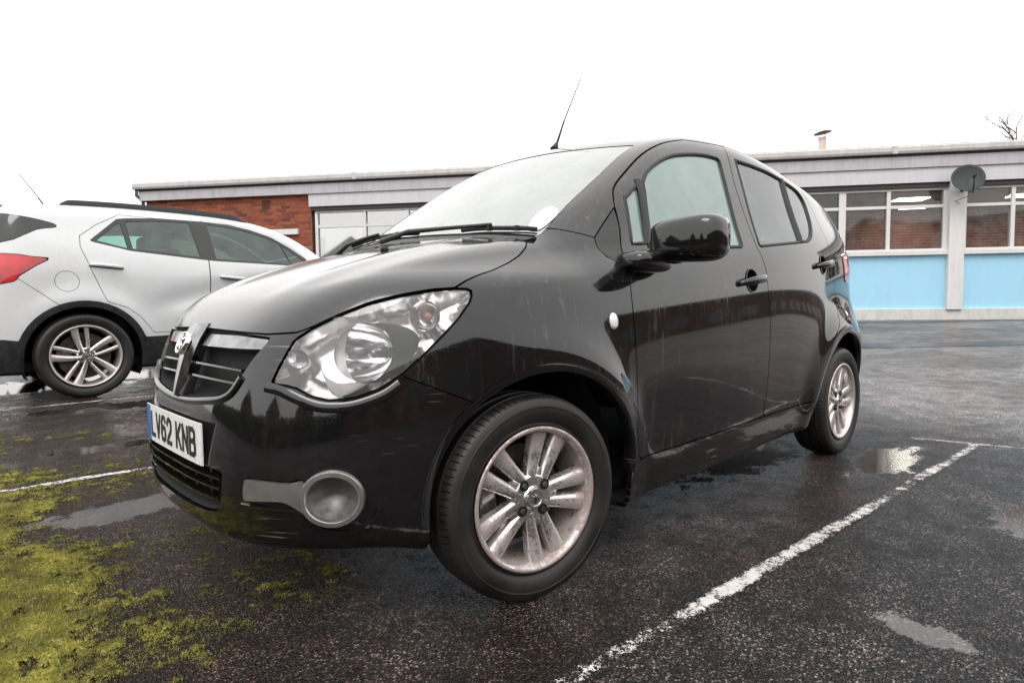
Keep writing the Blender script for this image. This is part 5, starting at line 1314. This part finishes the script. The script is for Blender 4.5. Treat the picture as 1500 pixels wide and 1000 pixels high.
# roof rails
sX = [(-.10, -.60, 1.60), (.0, -.60, 1.61), (.25, -.605, 1.615), (.6, -.61, 1.61), (.95, -.605, 1.60), (1.25, -.60, 1.58), (1.42, -.595, 1.555)]
for s_ in (1, -1):
    P_ = on_surface(F_suv, [(a, b * s_, c) for a, b, c in catmull(sX, 4, False)]); Nn = normals_of(F_suv, P_); n = len(P_); V = []; F = []
    for i in range(n):
        t_ = i / (n - 1); hh = .045 * min(1, min(t_, 1 - t_) * 7 + .08); up = np.array((0, 0, 1.0)); sdv = np.array((0, 1.0, 0))
        for u_, v_ in ((-1, -.3), (-1, .6), (-.5, 1), (.5, 1), (1, .6), (1, -.3)): V.append(P_[i] + sdv * u_ * .018 + up * v_ * hh)
    for i in range(n - 1):
        for j in range(6): F.append((6 * i + j, 6 * i + (j + 1) % 6, 6 * i + 6 + (j + 1) % 6, 6 * i + 6 + j))
    F.append(tuple(range(6))); F.append(tuple(6 * (n - 1) + j for j in range(6)))
    o = fixn(mesh('roof_rail', V, F, M['cladding'], suv)); o.data.set_sharp_from_angle(angle=R(40))
for c_, dr in (((.165, -.88, 1.085), srdo), ((1.19, -.88, 1.01), sfdo)):
    for s_ in (1, -1):
        P_ = on_surface(F_suv, [(c_[0] + u_, c_[1] * s_, c_[2] - u_ * .08) for u_ in np.linspace(-.12, .12, 9)]); Nn = normals_of(F_suv, P_)
        MB().tube([tuple(P_[i] + Nn[i] * (.030 * (1 - abs(i - 4) ** 3 / 64.0) + .004)) for i in range(9)], [.010, .013, .014, .014, .014, .014, .014, .013, .010], 10).build('door_handle', M['white_paint'], dr[0 if s_ == 1 else 1], smooth=True)
        MB().tube([tuple(P_[i] + Nn[i] * .001 + np.array((0, 0, -.012))) for i in range(9)], .007, 6).build('handle_recess', M['dark_void'], dr[0 if s_ == 1 else 1], smooth=True)
for s_ in (1, -1):
    V, F = superell((1.93, -1.0 * s_, 1.14), (.06, .11, .075), .6, .7, 28, 14); mesh('door_mirror', V, F, M['white_paint'], suv)
    MB().tube([(1.93, -.85 * s_, 1.13), (1.93, -.95 * s_, 1.13)], .02, 8).build('mirror_foot', M['gloss_black'], suv)
for cx_ in (0, 2.555):
    V = []; F = []; n = 26
    for i in range(n + 1):
        a = R(-25) + R(230) * i / n
        for y_ in (-.5, -.66, -.84): V.append((cx_ + .425 * math.cos(a), y_, .345 + .425 * math.sin(a)))
    for i in range(n):
        for j in range(2): F.append((3 * i + j, 3 * i + j + 1, 3 * i + 4 + j, 3 * i + 3 + j))
    k = len(V); V.append((cx_, -.5, .345))
    for i in range(n): F.append((3 * i, 3 * i + 3, k))
    for s_ in (1, -1): fixn(mesh('wheel_housing', np.array(V) * np.array([1, s_, 1]), F, M['dark_void'], suv))
    for s_ in (1, -1): make_wheel(suv, (cx_, -.775 * s_, .346), 0 if s_ == 1 else math.pi, 0.252, .3475, .215, M['alloy_clean'], 5, rot=R(100), style='swirl', lugs=60)
MB().box((-.7, -.68, .22), (3.2, .68, .30), .02).build('floor_pan', M['dark_void'], suv)
MB().box((.42, -.80, .23), (2.13, .80, .30), .02).build('floor_pan', M['dark_void'], suv)
sa = on_surface(F_suv, [(-.10, 0, 1.63)])[0]
so = MB().tube([tuple(sa), tuple(sa + np.array((-.02, 0, .03)))], [.022, .010], 10).build('aerial', M['rubber'], suv, smooth=True)
MB().tube([tuple(sa + np.array((-.02, 0, .03))), tuple(sa + np.array((-.06, 0, .10)))], .006, 6).build('aerial_base', M['rubber'], so, smooth=True)
MB().tube([tuple(sa + np.array((-.06, 0, .10))), tuple(sa + np.array((-.185, 0, .29)))], [.004, .003], 6).build('aerial_rod', M['rubber'], so, smooth=True)
def seat2(x, y, f=1):
    s = empty('seat', (x, y, 0)); s.parent = suv
    V, F = superell((0, 0, .62), (.26, .24, .10), .5, .5, 24, 12); mesh('cushion', V, F, M['seat'], s)
    V, F = superell((-.30, 0, .96), (.09, .24, .34), .5, .55, 24, 14, lambda p: (p[0] - p[2] * .25, p[1], p[2])); mesh('backrest', V, F, M['seat'], s)
    V, F = superell((-.41, 0, 1.38), (.05, .12, .085), .6, .6, 20, 10); mesh('headrest', V, F, M['seat'], s)
for sy in (-.38, .38): seat2(1.15, sy); seat2(.30, sy)
V, F = superell((1.90, 0, 1.02), (.28, .74, .12), .45, .4, 36, 14); mesh('dashboard', V, F, M['black_plastic'], suv)
sw = MB().lathe([(.17, -.014), (.184, 0), (.17, .014), (.156, 0)], 36, 'z', close=True); q = Vector((-.85, 0, .5)).to_track_quat('Z', 'Y').to_matrix()
sw.V = [tuple(q @ Vector(v) + Vector((1.55, -.38, 1.10))) for v in sw.V]; fixn(sw.build('steering_wheel', M['black_plastic'], suv, smooth=True))

# ------------------------------------------------------------------ moss on the tarmac
def moss_mat():
    m, nt, b = mat_new('moss'); L = nt.links
    t = N(nt, 'ShaderNodeTexCoord'); n = N(nt, 'ShaderNodeTexNoise', Scale=9.0, Detail=4.0); L.new(t.outputs['Object'], n.inputs['Vector'])
    n2 = N(nt, 'ShaderNodeTexNoise', Scale=160.0, Detail=2.0); L.new(t.outputs['Object'], n2.inputs['Vector'])
    r = ramp(nt, n.outputs['Fac'], [(0.30, (0.14, 0.125, 0.034)), (0.5, (0.25, 0.235, 0.05)), (0.72, (0.43, 0.40, 0.085))])
    r2 = ramp(nt, n2.outputs['Fac'], [(0.3, (0.6,) * 3), (0.7, (1.3,) * 3)])
    L.new(mixc(nt, 1.0, r.outputs[0], r2.outputs[0], 'MULTIPLY'), b.inputs['Base Color']); b.inputs['Roughness'].default_value = 0.75
    b.inputs['Subsurface Weight'].default_value = 0.0; return m
M['moss'] = moss_mat()
def moss_field(x, y):
    d = sstep(-.58, -1.12, x)                                 # thick at the edge of the bay, thinning under the car
    d = d * (1 - sstep(.9, 2.4, y) * .35)
    d = d - .9 * np.exp(-(((x + .62) / .36) ** 2 + ((y - .93) / .2) ** 2))        # not in the puddle
    d = d - .5 * np.exp(-((y - (1.545 - .039 * x)) / .05) ** 2)                   # little on the painted line
    d = d - .8 * sstep(-.30, -.55, y) - .7 * sstep(2.6, 3.4, y)
    d = d - .35 * np.exp(-((y - 2.2) / .25) ** 2) - 1.1 * sstep(-1.45, -1.85, x)
    n = fbm(x * 4 + 9, y * 4, 11, 3) * .32 + fbm(x * 22, y * 22, 31, 3, .6) * .48 + fbm(x * 85, y * 85, 71, 2) * .20
    return d * .55 + (n - .5) * 1.9 - .31
h = .006
mx_, my_ = np.meshgrid(np.arange(-2.1, -.25, h), np.arange(-.75, 3.3, h), indexing='ij')
mf = moss_field(mx_, my_)
mh = np.clip(mf * .04, -.004, .009) * (.25 + 1.5 * fbm(mx_ * 48, my_ * 48, 51, 3)) + gz(mx_, my_) - .0012
on = mf > .06
cell = on[:-1, :-1] & on[1:, :-1] & on[:-1, 1:] & on[1:, 1:]
ii = np.arange(mx_.size).reshape(mx_.shape)
qd = np.stack([ii[:-1, :-1], ii[1:, :-1], ii[1:, 1:], ii[:-1, 1:]], -1)[cell]
mV = np.stack([mx_, my_, mh], -1).reshape(-1, 3); mV, qd = compact(mV, qd)
# leafy tips standing on the cushions and in the gaps between the stones
nb = 1300000
bx = rng.uniform(-1.9, -.28, nb); by = -.72 + 3.92 * rng.uniform(0, 1, nb) ** 1.35
bf = moss_field(bx, by); kp = bf > rng.uniform(-.20, .10, nb); bx, by, bf = bx[kp], by[kp], bf[kp]
bz = np.clip(bf * .04, 0, .009) * (.25 + 1.5 * fbm(bx * 48, by * 48, 51, 3)) + gz(bx, by) - .002; n = len(bx)
ang = rng.uniform(0, 2 * np.pi, n); wdt = rng.uniform(.0008, .0018, n); ht = rng.uniform(.004, .010, n) * (.6 + np.clip(bf, 0, .5)); ln = rng.uniform(-.004, .004, (n, 2))
bV = np.empty((n, 3, 3)); bV[:, 0] = np.stack([bx - np.cos(ang) * wdt, by - np.sin(ang) * wdt, bz], 1); bV[:, 1] = np.stack([bx + np.cos(ang) * wdt, by + np.sin(ang) * wdt, bz], 1); bV[:, 2] = np.stack([bx + ln[:, 0], by + ln[:, 1], bz + ht], 1)
me = bpy.data.meshes.new('moss'); V = np.concatenate([mV, bV.reshape(-1, 3)]); nq, nt_ = len(qd), n
loops = np.concatenate([qd.ravel(), (np.arange(n * 3) + len(mV))]); me.vertices.add(len(V)); me.vertices.foreach_set('co', V.ravel())
me.loops.add(len(loops)); me.loops.foreach_set('vertex_index', loops.astype(np.int32)); me.polygons.add(nq + nt_)
me.polygons.foreach_set('loop_start', np.concatenate([np.arange(nq) * 4, nq * 4 + np.arange(nt_) * 3]).astype(np.int32))
me.update(calc_edges=True); me.validate(); me.materials.append(M['moss'])
mo = bpy.data.objects.new('moss', me); col.objects.link(mo); tag(mo, 'patchy yellow-green moss cushions growing on the wet tarmac at lower left', 'moss', kind='stuff')
print('moss', nq, nt_)

# ------------------------------------------------------------------ behind the camera: houses, plus a hall and hedge added for reflections
M['roof_tile'] = simple('roof_tile', (0.06, 0.045, 0.04), 0.7, noise=0.3, nscale=6)
M['house_brick'] = brickwall_mat('house_brick', (0.13, 0.05, 0.033), (0.09, 0.035, 0.025), (0.15, 0.11, 0.09))
M['house_glass'] = simple('house_glass', (0.03, 0.035, 0.04), 0.05)
def house(loc, rz, w=7.0, dpt=7.0, eave=4.6, ridge=7.2):
    h_ = empty('brick_house', loc, rz)
    tag(h_, 'brick house with pitched tile roof facing the car park, seen only as a reflection', 'house', 'houses reflected in the cars and windows')
    MB().add([(0, 0, -1), (w, 0, -1), (w, dpt, -1), (0, dpt, -1), (0, 0, eave), (w, 0, eave), (w, dpt, eave), (0, dpt, eave), (w / 2, 0, ridge), (w / 2, dpt, ridge)], [(0, 1, 5, 8, 4), (1, 2, 6, 5), (2, 3, 7, 9, 6), (3, 0, 4, 7)]).build('wall', M['house_brick'], h_)
    MB().add([(-.3, -.3, eave - .12), (w / 2, -.3, ridge + .1), (w / 2, dpt + .3, ridge + .1), (-.3, dpt + .3, eave - .12), (w + .3, -.3, eave - .12), (w + .3, dpt + .3, eave - .12)], [(0, 1, 2, 3), (1, 4, 5, 2)]).build('roof', M['roof_tile'], h_)
    for x0, z0, ww, hh_ in ((.9, .9, 1.4, 1.3), (w - 2.4, .9, 1.4, 1.3), (.9, 3.0, 1.4, 1.2), (w - 2.4, 3.0, 1.4, 1.2)):
        f_ = MB().box((x0 - .08, -.05, z0 - .08), (x0 + ww + .08, .02, z0 + hh_ + .08)).build('window', M['white_frame'], h_)
        MB().box((x0, -.07, z0), (x0 + ww, -.055, z0 + hh_)).build('pane', M['house_glass'], f_)
    MB().box((w / 2 - .5, -.06, -.5), (w / 2 + .5, .02, 1.9)).build('door', M['downpipe'], h_)
    return h_
for hx, hy, hr, kw in ((16, -33, 0, {}), (27, -32, 4, dict(eave=4.6, ridge=7.0)), (-7, -33, -6, {}), (-19, -31, -18, dict(eave=4.2, ridge=6.5)), (-34, -16, -60, {}), (-38, -2, -85, {}), (-36, 14, -100, {})):
    house((hx, hy, 0), R(180 + hr), **kw)
hall = empty('added_hall', (-26, -21, 0)); tag(hall, 'unseen long flat-roofed brick hall added behind the camera for a dark band in the door reflections', 'building')  # unseen, added to give the door reflections a straight dark edge
MB().box((0, -8, -.5), (125, 0, 4.6)).build('wall', M['house_brick'], hall)
MB().box((-.2, -8.2, 4.6), (125.2, .2, 5.0)).build('roof', M['roof_tile'], hall)
for i in range(24):
    f_ = MB().box((2 + i * 5.0, -.02, 1.2), (4.6 + i * 5.0, .05, 3.0)).build('window', M['downpipe'], hall)
    MB().box((2.1 + i * 5.0, .055, 1.3), (4.5 + i * 5.0, .07, 2.9)).build('pane', M['house_glass'], f_)
# hedge added out of view to darken what the front bumper reflects
M['hedge'] = simple('hedge', (0.022, 0.030, 0.012), 0.85, noise=0.5, nscale=3)
def hedge(a, b, hgt, label):
    a, b = np.array(a, float), np.array(b, float); L_ = np.linalg.norm(b - a); d = (b - a) / L_; q = np.array([-d[1], d[0]]); n = int(L_ / .35)
    prof = [(-.7, -.2), (-.85, .8), (-.85, hgt * .7), (-.6, hgt * .95), (0, hgt), (.6, hgt * .95), (.85, hgt * .7), (.85, .8), (.7, -.2)]; V = []; F = []; k = len(prof)
    for i in range(n + 1):
        for j, (u, z) in enumerate(prof):
            w = a + d * L_ * i / n + q * (u + random.uniform(-.15, .15)); V.append((w[0], w[1], z + random.uniform(-.16, .16) * (z > 0)))
    for i in range(n):
        for j in range(k - 1): F.append((i * k + j, i * k + j + 1, (i + 1) * k + j + 1, (i + 1) * k + j))
    o = fixn(mesh('hedge', V, F, M['hedge'], smooth=False)); return tag(o, label, 'hedge')
hedge((-24, -20), (-24, 34), 2.6, 'unseen dark hedge added ahead of the black car to darken its reflections')
# bare tree beyond the roof
M['bark'] = simple('bark', (0.06, 0.045, 0.04), 0.9, noise=0.3)
tree = empty('bare_tree'); tag(tree, 'leafless tree whose twigs show above the roof at the right edge', 'tree')
dv = cf + (1556 - 750) / 910.8 * cr - (250 - 500) / 910.8 * cu
tb = CAM + dv * 26.0; tree.location = (tb[0], tb[1], 0.4)
trk = MB(); crn = MB(); rt = random.Random(12)
def grow(p, d, L_, r, lev):
    pts = [p]; q = p.copy(); dd = d.copy(); n = 5
    for i in range(n):
        dd = (dd + Vector((rt.gauss(0, .12), rt.gauss(0, .12), rt.gauss(.03, .08)))).normalized(); q = q + dd * L_ / n; pts.append(q.copy())
    (trk if lev < 2 else crn).tube([tuple(v) for v in pts], [r * (1 - .6 * i / n) for i in range(n + 1)], 7 if lev < 2 else 4, caps=False)
    if lev < 5:
        for k in range(4 if lev < 4 else 5):
            i = rt.randint(2, n); a = Vector((rt.gauss(0, 1), rt.gauss(0, 1), rt.gauss(.25, .6))).normalized()
            grow(pts[i], (dd * .75 + a * .75).normalized(), L_ * rt.uniform(.45, .66), max(r * .5, .006), lev + 1)
grow(Vector((0, 0, 0)), Vector((0, 0, 1)), 4.4, .17, 0)
trk.build('trunk', M['bark'], tree, smooth=True); crn.build('crown', M['bark'], tree, smooth=True)
